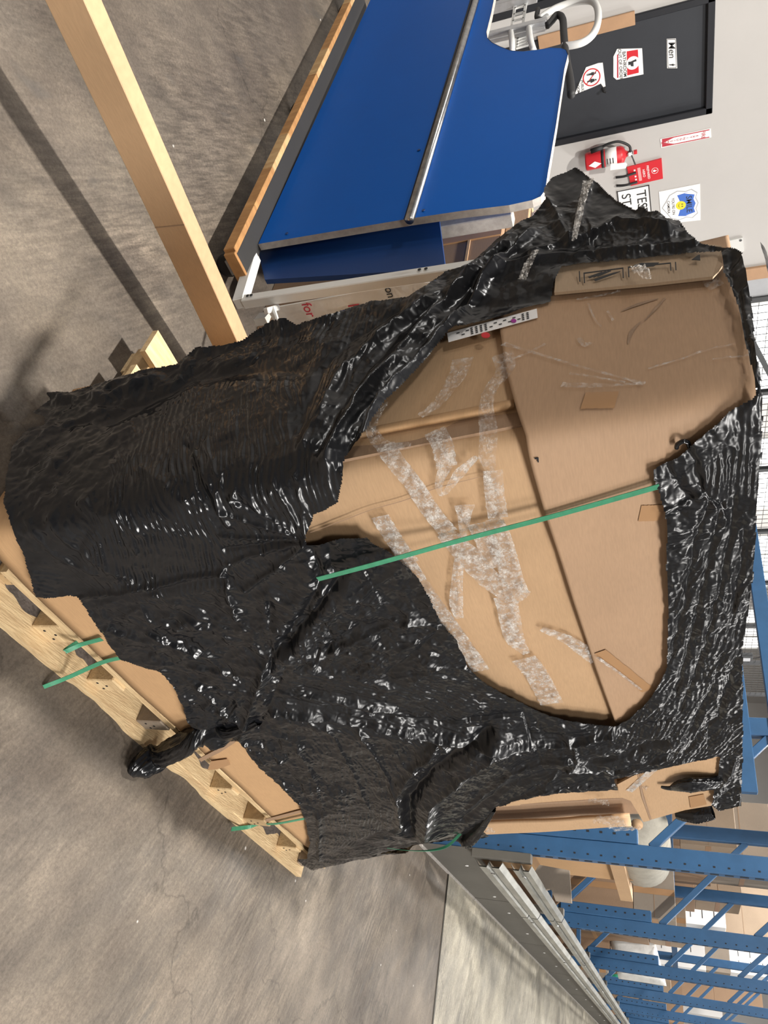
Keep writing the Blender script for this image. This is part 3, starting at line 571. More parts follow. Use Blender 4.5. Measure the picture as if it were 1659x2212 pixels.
for px, wpx in [([(826, 962), (880, 1035), (930, 1105), (968, 1150)], 42), ([(935, 930), (948, 965), (960, 1008)], 46), ([(958, 1005), (945, 1045), (955, 1068), (990, 1020), (1025, 985)], [30, 18, 8, 26, 12]),
                ([(1062, 1015), (1066, 1060), (1075, 1118)], 42), ([(1066, 1120), (1085, 1170), (1100, 1230), (1118, 1290)], [36, 44, 46, 52]),
                ([(818, 1115), (850, 1165), (885, 1215)], 40), ([(866, 1190), (905, 1255), (950, 1320), (1000, 1390), (1040, 1448)], 36), ([(1002, 1090), (1000, 1150), (990, 1220), (985, 1300), (992, 1335)], [44, 16, 22, 30, 18]),
                ([(960, 1150), (1010, 1200), (1060, 1255), (1110, 1292), (1140, 1275)], [40, 60, 52, 30, 16]), ([(1030, 1130), (1055, 1180), (1072, 1225)], 46),
                ([(1092, 1288), (1100, 1330), (1112, 1380), (1138, 1412)], [50, 46, 40, 14]), ([(1130, 1422), (1158, 1455), (1192, 1520)], [52, 48, 46]),
                ([(1170, 1358), (1220, 1378), (1255, 1400), (1290, 1428)], [16, 26, 34, 30])]:
    tape(px, wpx, lowc, -.001, 'haze_tape', .003)
for px, wpx in [([(1000, 775), (985, 815), (945, 870), (905, 900)], [46, 40, 28, 18]), ([(1085, 765), (1090, 800), (1060, 840), (1048, 880), (1050, 935), (1048, 990), (1060, 1020)], [44, 40, 30, 30, 40, 36, 18]), ([(830, 870), (800, 920), (820, 960), (880, 960)], [20, 26, 30, 14])]:
    tape(px, wpx, sidec, .007, 'tape', .005)
for px, wpx in [([(1085, 742), (1130, 755), (1230, 785), (1330, 812), (1392, 828)], [14, 7, 6, 6, 10]), ([(1095, 780), (1140, 762), (1180, 742)], 6), ([(1212, 830), (1270, 832), (1340, 830), (1394, 826)], [14, 14, 6, 8]), ([(1230, 806), (1290, 815), (1350, 824)], 6),
                ([(1245, 648), (1290, 640), (1340, 628)], 6), ([(1400, 795), (1470, 775), (1530, 755), (1590, 742)], 5), ([(1540, 775), (1600, 768), (1628, 766)], 5), ([(1534, 600), (1540, 612), (1550, 620)], 30),
                ([(1270, 655), (1285, 690), (1298, 705)], 4), ([(1312, 672), (1324, 692)], 5), ([(1250, 730), (1262, 745), (1280, 740)], 10), ([(1340, 455+170), (1400, 612)], 4)]:
    tape(px, wpx, upper, .008, 'tape', .003)
tape([(1290, 1420), (1340, 1455), (1385, 1490)], [8, 6, 6], upper, .011, 'haze_tape')
for px, wpx in [([(1270, 1725), (1300, 1728), (1310, 1735)], [14, 22, 10]), ([(1340, 1712), (1370, 1702), (1400, 1695)], [10, 16, 8]), ([(1285, 1768), (1320, 1772), (1345, 1790), (1385, 1788)], [30, 44, 30, 16]), ([(1030, 1805), (1050, 1790), (1065, 1800)], [16, 22, 10])]:
    tape(px, wpx, endc, .008, 'tape', .012)
cr = tag(tape([(1370, 576), (1382, 586), (1396, 598), (1402, 606)], [14, 24, 18, 8], None, .04, 'haze_tape', .012, name='crumpled_tape'), 'crumpled ball of clear tape stuck on the printed carton flap', 'tape')

# ------------------------------------------------------------------ the black stretch film
DW = .0023; wv = np.arange(-1.16, 2.55, DW); zv = np.arange(.03, 1.76, DW); Wg, Zg = np.meshgrid(wv, zv)
outer = [(62, 925), (40, 945), (25, 965), (12, 1030), (5, 1085), (28, 1150), (50, 1200), (70, 1270), (76, 1291), (100, 1294), (150, 1288), (168, 1292), (200, 1342), (240, 1402), (262, 1427), (300, 1441), (345, 1453), (370, 1480), (395, 1530), (404, 1562), (440, 1600), (515, 1602), (560, 1660), (605, 1700), (645, 1740), (660, 1775), (668, 1820), (660, 1866), (690, 1894), (720, 1889), (770, 1862), (830, 1842), (905, 1824), (985, 1813), (1020, 1817), (1058, 1806),
         (1034, 1790), (1066, 1749), (1110, 1733), (1150, 1724), (1190, 1717), (1240, 1712), (1335, 1707), (1328, 1685), (1370, 1675), (1420, 1664), (1480, 1650), (1554, 1636), (1553, 1662), (1546, 1690), (1536, 1740), (1552, 1752), (1600, 1742), (1604, 1690), (1606, 1600), (1606, 1400), (1628, 1250), (1640, 1050), (1650, 900), (1650, 860), (1643, 810), (1635, 760), (1630, 700), (1623, 640), (1604, 545), (1585, 533), (1540, 530), (1515, 524), (1490, 503), (1468, 477), (1440, 470), (1420, 452), (1400, 456), (1388, 438), (1374, 452), (1330, 430), (1300, 400), (1265, 375), (1245, 360), (1225, 369), (1190, 384), (1172, 408), (1176, 430), (1150, 465), (1120, 480), (1090, 500), (1060, 530), (1010, 570), (960, 585), (935, 605), (880, 640), (800, 650), (700, 680), (640, 700), (615, 684), (590, 690), (560, 705), (520, 735), (480, 745), (420, 750), (380, 785), (300, 800), (220, 825), (150, 845), (98, 846), (108, 864), (65, 891), (95, 900), (95, 915)]
hole = [(662, 1160), (680, 1112), (708, 1100), (732, 1086), (741, 1040), (745, 992), (765, 960), (790, 930), (812, 895), (832, 868), (880, 822), (920, 778), (960, 728), (978, 708), (1060, 690), (1150, 660), (1190, 652), (1198, 610), (1214, 574), (1300, 566), (1400, 556), (1500, 546), (1556, 545), (1564, 590), (1586, 640), (1600, 690), (1613, 760), (1625, 805), (1634, 845), (1628, 858), (1580, 885), (1540, 921), (1500, 955), (1460, 990), (1430, 1002), (1411, 1018), (1414, 1045), (1422, 1062), (1440, 1130), (1438, 1220), (1443, 1300), (1440, 1440), (1422, 1480), (1400, 1515), (1360, 1552), (1328, 1569), (1260, 1562), (1190, 1548), (1090, 1500), (1040, 1470), (1012, 1440), (985, 1380), (955, 1345), (930, 1292), (905, 1250), (880, 1222), (840, 1190), (805, 1175), (792, 1160), (735, 1163), (690, 1176), (664, 1178)]
# large folds: (points, half width mm, height mm)
folds = [([(900, 1790), (890, 1720), (940, 1665), (1000, 1620), (1060, 1585)], 75, 55), ([(700, 1270), (640, 1380), (590, 1440)], 60, 26), ([(1250, 1640), (1350, 1625), (1440, 1595)], 60, 30), ([(240, 850), (430, 765), (600, 705), (700, 690)], 26, 26), ([(250, 905), (420, 815), (560, 795), (640, 800)], 22, -26), ([(110, 870), (240, 868), (330, 830)], 20, 18),
         ([(760, 1000), (830, 872), (940, 745), (1050, 610), (1150, 525)], 17, 26), ([(700, 985), (800, 835), (900, 715), (1000, 615), (1090, 540)], 17, 24), ([(655, 960), (740, 800), (830, 720), (920, 655)], 15, 18),
         ([(730, 992), (815, 855), (920, 730), (1025, 612), (1120, 533)], 9, -16), ([(680, 970), (770, 825), (865, 715), (960, 635)], 9, -14), ([(640, 930), (700, 790), (760, 730), (860, 670)], 14, -14),
         ([(985, 660), (1070, 655), (1180, 640)], 30, -24), ([(1000, 600), (1080, 590), (1200, 560), (1350, 545), (1500, 530)], 18, 16),
         ([(1150, 560), (1250, 525), (1330, 490), (1440, 500)], 16, 20), ([(1160, 430), (1200, 470), (1230, 530)], 12, 10), ([(1290, 400), (1250, 480), (1230, 540)], 10, 9), ([(1265, 385), (1350, 450), (1420, 470)], 10, 8),
         ([(420, 980), (450, 1085), (490, 1135)], 9, 12), ([(400, 960), (435, 1090), (470, 1140)], 8, -9), ([(440, 960), (470, 1060), (500, 1100)], 7, 8),
         ([(470, 1060), (560, 1110), (660, 1157)], 6, 8), ([(465, 1110), (560, 1135), (660, 1158)], 6, 8), ([(470, 1160), (560, 1160), (660, 1160)], 6, 9), ([(490, 1215), (570, 1190), (658, 1162)], 7, 10), ([(530, 1270), (600, 1220), (660, 1165)], 8, 12), ([(560, 1040), (610, 1090), (660, 1150)], 5, 6), ([(620, 1010), (640, 1080), (662, 1150)], 5, 6), ([(480, 1085), (570, 1122), (650, 1155)], 4, -6), ([(480, 1190), (570, 1176), (650, 1162)], 5, -8),
         ([(168, 1290), (300, 1266), (420, 1242), (478, 1232)], 9, 14), ([(180, 1305), (310, 1282), (430, 1258), (490, 1250)], 11, -12), ([(478, 1230), (500, 1290), (510, 1330)], 8, 10),
         ([(300, 1010), (390, 1085)], 12, 7), ([(170, 1080), (230, 1120), (290, 1150)], 14, 9), ([(60, 1160), (130, 1210), (200, 1235)], 9, 7), ([(220, 1100), (290, 1190)], 8, 6), ([(120, 1000), (120, 1070)], 9, 4), ([(40, 1110), (150, 1180), (290, 1260)], 10, 6),
         ([(690, 1255), (650, 1330), (600, 1400)], 14, -24), ([(745, 1232), (690, 1300), (620, 1390)], 11, -26), ([(580, 1300), (586, 1400), (592, 1460)], 10, -20), ([(672, 1185), (690, 1230), (700, 1250)], 10, -12), ([(700, 1170), (720, 1230)], 9, -10),
         ([(590, 1532), (700, 1545), (800, 1560), (1000, 1588), (1200, 1600), (1322, 1578)], 14, 22), ([(600, 1512), (760, 1535), (900, 1555), (1060, 1572)], 12, -18), ([(585, 1490), (700, 1500), (850, 1530)], 12, 14), ([(610, 1550), (800, 1580), (1000, 1605), (1180, 1620)], 14, -22),
         ([(660, 1420), (760, 1380), (880, 1340), (945, 1352)], 9, 10), ([(780, 1450), (860, 1400), (945, 1355)], 8, 10), ([(830, 1460), (900, 1410), (950, 1360)], 7, -10), ([(880, 1470), (945, 1440), (1005, 1440)], 8, 8), ([(770, 1290), (850, 1240)], 7, 7), ([(700, 1330), (720, 1380), (690, 1440)], 9, -10),
         ([(888, 1790), (886, 1720), (930, 1665), (990, 1620), (1050, 1575)], 27, -62), ([(870, 1780), (860, 1700), (900, 1640), (960, 1590)], 14, 18), ([(920, 1800), (930, 1720), (1000, 1660), (1090, 1600)], 16, 24),
         ([(520, 1590), (560, 1480), (588, 1400), (575, 1300)], 12, 16), ([(560, 1570), (600, 1480), (620, 1430)], 9, -10), ([(530, 1600), (600, 1680), (650, 1735)], 9, 10), ([(640, 1600), (680, 1680), (700, 1760)], 10, 9), ([(760, 1560), (830, 1660), (880, 1740)], 8, 9), ([(700, 1560), (760, 1660), (800, 1750)], 8, 8), ([(560, 1600), (640, 1690), (665, 1720)], 8, -8), ([(690, 1760), (690, 1860)], 10, 12),
         ([(1010, 1740), (1110, 1660), (1230, 1630)], 12, 14), ([(1000, 1770), (1090, 1700), (1180, 1670), (1330, 1660)], 14, -20), ([(1060, 1745), (1180, 1700), (1320, 1690)], 9, 12), ([(1230, 1590), (1250, 1630), (1180, 1690)], 8, 9), ([(1270, 1640), (1350, 1625), (1430, 1595)], 24, -40), ([(1230, 1650), (1330, 1665), (1440, 1630)], 10, 14),
         ([(1480, 960), (1500, 1000), (1520, 1060)], 6, -10), ([(1440, 1010), (1470, 1060), (1490, 1075)], 10, -12), ([(1500, 1010), (1505, 1050)], 7, -9), ([(1425, 1100), (1480, 1085), (1520, 1060)], 6, 9),
         ([(1530, 1080), (1500, 1170), (1480, 1300), (1450, 1420)], 6, -8), ([(1560, 1090), (1530, 1200), (1500, 1350), (1460, 1500)], 6, -8), ([(1590, 1080), (1560, 1250), (1520, 1400), (1470, 1540)], 6, -8), ([(1610, 1150), (1580, 1350), (1540, 1480), (1490, 1580)], 7, -10), ([(1600, 1280), (1560, 1420), (1530, 1500)], 8, 8), ([(1590, 1420), (1550, 1550), (1480, 1620)], 7, -9),
         ([(1600, 640), (1630, 760), (1645, 850)], 8, 10), ([(1575, 580), (1605, 680), (1630, 800)], 6, -8), ([(1560, 530), (1600, 560), (1620, 640)], 10, 10), ([(1600, 1700), (1560, 1720)], 9, -12), ([(1590, 1640), (1560, 1700)], 7, 9),
         ([(320, 1365), (420, 1400), (520, 1470)], 9, 9), ([(300, 1310), (360, 1380), (470, 1420)], 8, 7), ([(430, 1480), (480, 1530), (520, 1560)], 9, 12), ([(410, 1440), (500, 1450), (560, 1440)], 9, 10), ([(350, 1445), (450, 1480), (540, 1500)], 8, -9)]
Hh = np.zeros_like(Wg)
for pl, hw, am in folds:
    q = PW(pl, False); w0 = min(a for a, b in q)-.1; w1 = max(a for a, b in q)+.1; z0 = min(b for a, b in q)-.1; z1 = max(b for a, b in q)+.1
    i0, i1 = np.searchsorted(zv, [z0, z1]); k0, k1 = np.searchsorted(wv, [w0, w1])
    if i1 <= i0 or k1 <= k0: continue
    sw, sz = Wg[i0:i1, k0:k1], Zg[i0:i1, k0:k1]; ww = sw+.006*pn(sw*25, sz*25, 3); zz = sz+.006*pn(sw*25, sz*25, 6)
    d = dist_line(ww, zz, q)/(hw*.001)
    Hh[i0:i1, k0:k1] += am*.001*np.exp(-np.abs(d)**1.35)
# flow directions: point, direction, amplitudes at 8 / 16 / 40 mm, crumple, crinkle
flow = [((120, 1080), (1, 1.2), .0, 1.0, 3.6, 2.2, .10), ((200, 980), (1, .8), .0, .8, 3.4, 2.0, .12), ((370, 1000), (.02, 1), 2.8, .2, .5, .3, .3), ((340, 1080), (.05, 1), 2.6, .2, .5, .3, .3), ((330, 1180), (.1, 1), 2.5, .2, .5, .4, .3), ((420, 1230), (.1, 1), 2.3, .3, .6, .5, .5), ((400, 920), (.05, 1), 2.2, .5, .8, .6, .3),
        ((540, 950), (.12, 1), 1.4, 1.8, 2, 1, .35), ((560, 1080), (.5, 1), 1.6, 1.2, 1, 1, .6), ((600, 900), (.2, 1), 1.3, 1.9, 2.4, 1, .4), ((700, 850), (.35, -1), 1.2, 1.8, 3.5, 1, .45), ((560, 850), (.1, 1), 1.2, 1.6, 2.6, 1.4, .35), ((460, 900), (.1, 1), 1.2, 1.4, 1.8, 1.2, .3),
        ((890, 740), (1, -1.05), .6, 2.2, 4.5, 2, .7), ((780, 880), (.7, -1), .6, 2, 4, 1.4, .6), ((1050, 580), (1, -.7), .6, 2, 4, 3, .9), ((1200, 520), (1, -.35), .5, 1.2, 2.4, 2.6, 1), ((1240, 440), (1, .5), .0, .1, 1.6, .6, .1), ((1330, 470), (1, .5), .0, .2, 1.6, .8, .15), ((1380, 530), (.3, 1), .8, 1.8, 2, 2.4, 1), ((1080, 640), (1, -.2), .1, .4, 2, 1, .2), ((1170, 600), (1, -.2), .1, .4, 2, 1, .2), ((1480, 520), (.3, 1), .8, 1.6, 2, 2, 1),
        ((1600, 640), (.35, 1), .6, 1.2, 2, 2, .8), ((1640, 800), (.25, 1), .4, 1, 1.4, 1.4, .7), ((1530, 960), (.1, 1), 1.3, 1.6, 1.4, 2, .9), ((1600, 1000), (-.15, 1), 1.3, 1.6, 1.4, 1.6, .9), ((1450, 1080), (1, -.2), .4, 1.2, 2.4, 2.2, .6), ((1500, 1250), (-.35, 1), 1.3, 2.2, 2, 1.6, .9), ((1580, 1250), (-.3, 1), 1.3, 2.2, 2, 1.4, .8), ((1470, 1430), (-.35, 1), 1.3, 2, 2, 1.4, 1), ((1560, 1450), (-.4, 1), 1.3, 2, 2.4, 1.6, .9), ((1460, 1590), (-.6, 1), 1.3, 1.8, 2, 2.4, 1), ((1560, 1680), (-.4, 1), .9, 1.8, 2, 3, 1),
        ((1200, 1650), (1, -.3), 1.3, 1.2, 2, 2, .9), ((1080, 1660), (1, -.6), 1.2, 1, 2, 1.6, .8), ((1000, 1720), (1, -.7), .5, 1, 2, 1.6, .7), ((1330, 1650), (1, -.2), .4, 1, 1.6, 2, .7),
        ((750, 1380), (1, -.6), 1.2, 2.2, 2.4, 4.4, .9), ((860, 1320), (1, -.5), .9, 2, 2.6, 3.6, .8), ((650, 1370), (.3, 1), 1.2, 2.2, 1.8, 4, .9), ((610, 1280), (1, .3), .6, 1, 1.6, 2.8, .6), ((700, 1500), (1, .2), 1.2, 1.4, 1.4, 2.4, 1), ((900, 1520), (1, .3), 1.2, 1.4, 1.6, 2.6, .9), ((1100, 1570), (1, .1), .5, 1.2, 1.6, 2.6, .8), ((740, 1200), (.3, 1), .2, 1.2, 2, 2, .3),
        ((720, 1640), (.4, 1), 1.1, 1.2, 1.8, 1.4, .5), ((810, 1680), (.3, 1), 1.3, 1.6, 1.6, 1.2, .5), ((600, 1640), (1, .6), .4, 1.2, 3, 5.2, .4), ((680, 1690), (.4, 1), .9, 1.2, 3, 4, .4), ((780, 1780), (.15, 1), 1.2, .8, 1.4, 1, .35), ((850, 1800), (1, -.1), .3, .6, 2, 1.4, .3), ((950, 1640), (.5, 1), .3, 1, 2, 3, .4),
        ((300, 1350), (1, .5), .3, 1.0, 3, 4.0, .2), ((420, 1350), (1, .4), .5, 1.4, 3, 4.2, .3), ((450, 1500), (1, .3), .4, 1.2, 3, 5.5, .4), ((500, 1420), (1, .3), .5, 1, 1.6, 2.8, .5), ((560, 1530), (.4, -1), .4, 1, 2, 3, .4), ((480, 1290), (1, .4), .7, 1.2, 2, 3.4, .5),
        ((200, 860), (1, -.25), .2, .8, 4, 3, .3), ((360, 820), (1, -.4), .2, .8, 4, 3, .3), ((520, 770), (1, -.4), .3, 1, 4, 2.4, .4), ((640, 740), (.3, -1), 1.2, 1.4, 3, 2, .5), ((780, 700), (.4, -1), 1.2, 1.6, 3, 2, .5)]
cx_, cz_, am = [], [], []; ws = 0.; acc = [0.]*7
for p, d, *a in flow:
    q = V(*wz(*p)); q1 = V(*wz(p[0]-d[0]*14, p[1]-d[1]*14)); q2 = V(*wz(p[0]+d[0]*14, p[1]+d[1]*14)); t = q2-q1; th = math.atan2(t[1], t[0])
    w = 1/(((Wg-q[0])**2+(Zg-q[1])**2)+.0012)**2; ws = ws+w
    for i, val in enumerate([math.cos(2*th), math.sin(2*th)]+a): acc[i] = acc[i]+w*val
c2, s2, a8, a16, a40, acr, crk = [x/ws for x in acc]
th = .5*np.arctan2(s2, c2) % math.pi
KD = 10; tot = np.zeros_like(Wg)
for k in range(KD):
    tk = math.pi*k/KD; dlt = np.abs((th-tk+math.pi/2) % math.pi-math.pi/2); wt = np.clip(1-dlt/(math.pi/KD), 0, 1)
    ii = wt > 0
    if not ii.any(): continue
    wq, zq = Wg[ii], Zg[ii]; u = wq*math.cos(tk)+zq*math.sin(tk); v_ = -wq*math.sin(tk)+zq*math.cos(tk); v_ = v_+.004*pn(u*14, v_*14, k)
    n8 = (1-2*np.abs(np.sin(math.pi*v_/.0128+2.6*pn(u/.09, v_/.035, k+3)+5*pn(u/.3, v_/.16, k+4))))*np.clip(.75+1.5*pn(u/.10, v_/.05, k+5), 0, 1.3); n16 = tri(u/.15, v_/.021, k+7)*.8; n40 = tri(u/.26, v_/.058, k+11)*.55
    tot[ii] += wt[ii]*(a8[ii]*n8*.70+a16[ii]*n16+a40[ii]*n40*2.4)
wu, wv_ = Wg+.012*pn(Wg*18, Zg*18, 50), Zg+.012*pn(Wg*18+5, Zg*18, 51)
cru = tri(wu/.066, wv_/.066, 52)+tri(wu/.031+3, wv_/.031, 53)*.55+tri(wu/.0155, wv_/.0155+7, 54)*.32+tri(wu/.0085, wv_/.0085+7, 57)*.12+(1-2.2*np.abs(pn(wu/.05, wv_/.05, 55)))*.35
Hh += .001*(tot*1.9+acr*cru*2.7)+.008*pn(Wg*5, Zg*5, 60)
off = .010+np.log1p(np.exp(np.clip((Hh+.010)/.007, -30, 60)))*.007
# beyond the back corner of the load the film hangs free and blows outward
fr_ = np.clip(-Wg-.46, 0, None); off = off+.30*fr_**2
skirt = np.clip(.30-Zg, 0, None)*np.clip((1.2-np.abs(Wg-.2))/.8, 0, 1); off = off+.12*skirt
Pf = surf(Wg, Zg, off, flare=.17)
dd = Pf-CAM; dz = dd@CF; sx = 829.5+FPX*(dd@CU)/dz+.7*pn(Wg*90, Zg*90, 40)+3*pn(Wg*30, Zg*30, 41); sy = 1106+FPX*(dd@CR)/dz+.7*pn(Wg*90+9, Zg*90, 42)+3*pn(Wg*30+5, Zg*30, 43)
keep = inpoly(sx, sy, outer) & ~inpoly(sx, sy, hole)
keep |= (Zg > 1.662) & (Wg > -.40) & (Wg < .5)
keep |= (Wg > RA-.02) & (Zg > .10) & (Zg < .62+.1*np.sin(Wg*9)) & (Wg < 2.5)
idx = -np.ones(Wg.shape, int); cells = keep[:-1, :-1] & keep[1:, :-1] & keep[:-1, 1:] & keep[1:, 1:]
used = np.zeros_like(keep); used[:-1, :-1] |= cells; used[1:, :-1] |= cells; used[:-1, 1:] |= cells; used[1:, 1:] |= cells
idx[used] = np.arange(used.sum()); ci, cj = np.nonzero(cells)
F4 = np.stack([idx[ci, cj], idx[ci, cj+1], idx[ci+1, cj+1], idx[ci+1, cj]], 1); VV = Pf[used]
def bulk(name, v, f4, m, parent=None, uv=None, attr=None):
    me = bpy.data.meshes.new(name); me.vertices.add(len(v)); me.vertices.foreach_set('co', np.ascontiguousarray(v, 'f').ravel())
    me.loops.add(f4.size); me.loops.foreach_set('vertex_index', f4.ravel().astype('i')); me.polygons.add(len(f4))
    me.polygons.foreach_set('loop_start', np.arange(0, f4.size, 4, dtype='i')); me.polygons.foreach_set('use_smooth', np.ones(len(f4), bool)); me.update(calc_edges=True)
    if uv is not None: l = me.uv_layers.new(name='flow'); l.data.foreach_set('uv', np.ascontiguousarray(uv[f4.ravel()], 'f').ravel())
    if attr is not None: a = me.attributes.new('crinkle', 'FLOAT', 'POINT'); a.data.foreach_set('value', np.ascontiguousarray(attr, 'f'))
    return put(name, me, m, parent)
film = thing('stretch_film', 'crumpled glossy black stretch film wrapped round the whole pallet load, torn open', 'plastic film', fr(1.6, .7, .1))
bulk('film_sheet', rel(film, VV), F4, 'film', film, np.stack([Wg[used], Zg[used]], 1), crk[used])
def rope(name, path, rad, parent, flat=.55, n=90, seg=64, up=Z, seed=3, m='film', tw=2.2):
    P = np.array(smooth_path(path, n//(len(path)-1))); n_ = len(P); rd = np.interp(np.linspace(0, 1, n_), np.linspace(0, 1, len(rad)), rad); v = []; f = []
    prev = None
    for i in range(n_):
        t = P[min(i+1, n_-1)]-P[max(i-1, 0)]; t /= np.linalg.norm(t); a = np.cross(t, up); a /= np.linalg.norm(a); b = np.cross(a, t)
        q = np.linspace(0, 2*math.pi, seg, endpoint=False)+tw*i/n_; cq, sq = np.cos(q), np.sin(q)
        rr = rd[i]*(1+.30*pn(q*0+cq*2.3+i/n_*1.5, sq*2.3+i/n_, seed)+.32*np.abs(pn(cq*5+i*.03, sq*5+i*.012, seed+1))+.10*pn(cq*9+i*.35, sq*9, seed+2))
        v.append(P[i]+(a*(rr*cq)[:, None])+(b*(rr*sq*flat)[:, None]))
    v = np.concatenate(v); f = np.array([[i*seg+k, i*seg+(k+1) % seg, (i+1)*seg+(k+1) % seg, (i+1)*seg+k] for i in range(n_-1) for k in range(seg)])
    return bulk(name, rel(parent, v), f, m, parent, np.stack([v[:, 0], v[:, 2]], 1), np.full(len(v), .35))
rope('film_tail', [ons(560, 1556, .01), ons(490, 1582, .02), ons(425, 1594, .03), onz(350, 1630, .075), onz(300, 1660, .035), onz(283, 1674, .018)], [.02, .036, .046, .048, .034, .012], film, .6)
rope('film_hem', [ons(1066, 1747, .01), ons(1030, 1795, .015), ons(1010, 1815, .02), ons(985, 1812, .01)], [.012, .03, .03, .012], film, .7, 40, 32)
sc1 = rope('film_scrap', [ons(1428, 1700, .025), ons(1450, 1703, .03), ons(1490, 1697, .035), ons(1550, 1690, .02)], [.006, .012, .04, .035], None, .35, 60, 48, E2, 9)
tag(sc1, 'torn scrap of black film hanging across the small box at the upper right', 'plastic film')
sc2 = rope('film_bundle', [ons(1460, 1760, .0), ons(1500, 1762, .01), ons(1540, 1756, .01)], [.018, .03, .024], None, .8, 40, 40, E2, 12)
tag(sc2, 'short black roll of bunched film below the small box at the right end', 'plastic film')
sc3 = tube('film_shred', smooth_path([ons(1462, 968, .012), ons(1464, 962, .016), ons(1476, 956, .02), ons(1486, 957, .016), ons(1490, 966, .012)], 5), [.004]*21, 'film'); tag(sc3, 'thin black shred of film curling over the large carton edge', 'plastic film')
tape([(1240, 520), (1250, 470), (1262, 420), (1272, 388)], [10, 14, 14, 22], film, .055, 'haze_tape', .004)
tape([(1128, 606), (1140, 575), (1158, 540)], [16, 18, 12], film, .05, 'tape', .006)

# ------------------------------------------------------------------ green straps
def ribbon(name, pts, width, wdir, m='strap', th=.0012):
    P = np.array(smooth_path(pts, 10)); n = len(P); wd_ = np.asarray(wdir, float); v = []; f = []
    for i in range(n):
        t = P[min(i+1, n-1)]-P[max(i-1, 0)]; t /= np.linalg.norm(t); s = wd_-t*(wd_@t); s /= np.linalg.norm(s)+1e-9; nn = np.cross(t, s)
        for a, b in ((-.5, -.5), (.5, -.5), (.5, .5), (-.5, .5)): v.append(P[i]+s*a*width+nn*b*th)
    for i in range(n-1):
        for k in range(4): f.append([4*i+k, 4*i+(k+1) % 4, 4*i+4+(k+1) % 4, 4*i+4+k])
    f += [[3, 2, 1, 0], [4*n-4, 4*n-3, 4*n-2, 4*n-1]]
    return mesh(name, v, f, m)
tag(ribbon('green_strap', [ons(685, 1252, .045), ons(800, 1222, .048), ons(900, 1194, .034), ons(1000, 1166, .02), ons(1200, 1114, .016), ons(1425, 1051, .020)], .0125, E1), 'long green plastic strap running up across the tan carton opening', 'strap', 'green plastic straps on the load')
tag(ribbon('green_strap', [ons(1268, 1622, .020), ons(1350, 1603, .014), ons(1440, 1580, .022)], .014, E1), 'short stretch of green strap in the dark film at the upper right corner', 'strap', 'green plastic straps on the load')
tag(ribbon('green_strap', [ons(218, 1381, .008), ons(176, 1392, .006), onz(150, 1400, .115), fr(1.42, 1.0, .12)], .014, E1), 'green strap passing under the flat carton, nearer the left pallet corner', 'strap', 'green plastic straps on the load')
tag(ribbon('green_strap', [ons(256, 1422, .010), ons(215, 1433, .008), onz(150, 1462, .05), onz(104, 1480, .012), onz(94, 1484, .004)], .014, E1), 'green strap looped round the front bottom board of the pallet', 'strap', 'green plastic straps on the load')
tag(ribbon('green_strap', [ons(660, 1768, .012), ons(600, 1779, .008), onz(560, 1781, .06), onz(540, 1786, .03), onz(500, 1791, .025)], .014, E1), 'green strap at the right end of the flat carton and pallet', 'strap', 'green plastic straps on the load')
le = ons(1000, 1796, .012); dp = (le-CAM)@CF
lp = [CAM+ray(*p)*(dp/FPX) for p in [(836, 1832), (880, 1837), (930, 1837), (965, 1828), (988, 1808)]]+[le]
tag(ribbon('loose_strap', lp, .009, (0, 0, 1)), 'loose tail of green strap hanging off the right end of the load', 'strap', 'green plastic straps on the load')
# ------------------------------------------------------------------ the long carton behind the load
B1, B2 = onz(96, 0, .26), onz(455, 740, .165); bx0 = (B2-B1)/np.linalg.norm(B2-B1); bx1 = np.cross(Z, bx0); bx1 /= np.linalg.norm(bx1); bx2 = np.cross(bx0, bx1)
Bs, Be = B1-bx0*.9, B2+bx0*((B2[2]-.004)/-bx0[2])
lc = box('long_carton', 'board', (Bs+Be)/2+bx1*.035+bx2*.046, (np.linalg.norm(Be-Bs), .07, .092), None, np.array([bx0, bx1, bx2]), .002)
tag(lc, 'very long thin cardboard carton jutting out left of the load above the floor', 'box')
box('flap_seam', 'board3', B1+bx0*.55-bx1*.0005+bx2*.046, (.003, .002, .09), lc, np.array([bx0, bx1, bx2]), 0)

# ------------------------------------------------------------------ blue board stand
ct = thing('blue_board_stand', 'blue laminate board stood on edge on a plywood base with white steel frame', 'table', (1.5, 3.4, 0))
XB = 1.315
bp_ = [(558, 527), (700, 503), (885, 472), (1000, 455), (1100, 443), (1150, 432), (1168, 424), (1178, 410), (1184, 370), (1200, 270), (1218, 150), (1226, 118), (1222, 108), (1212, 104), (1190, 103), (1160, 108), (1130, 111), (1105, 110), (1080, 101), (1062, 92), (1052, 82), (1050, 70), (1060, 30), (1066, 0), (1078, -60), (838, -60), (800, 0)]
bd = prism('blue_board', [onX(x, y, XB) for x, y in bp_], (.024, 0, 0), 'blue', ct)
ep = [onX(x, y, XB)+V(.0, 0, 0) for x, y in bp_[:25]]
mesh('worn_edge', [p+d for p in ep for d in (V(-.001, 0, 0), V(.026, 0, 0))]+[p+d+(0, -.002 if i < 9 else 0, .002 if i > 8 else 0) for i, p in enumerate(ep) for d in (V(-.001, 0, 0), V(.026, 0, 0))], [[50+2*i, 50+2*i+1, 50+2*i+3, 50+2*i+2] for i in range(24)], 'edge', bd)
tube('steel_rail', [onX(884, 476, XB-.012), onX(1030, -5, XB-.012), onX(1050, -70, XB-.012)], .016, 'steel', ct, 14)
tube('rail_shadow_gap', [onX(876, 474, XB-.003), onX(1020, -5, XB-.003)], .006, 'black_mat', ct, 8)  # dark tube added as the rail's shadow on the board
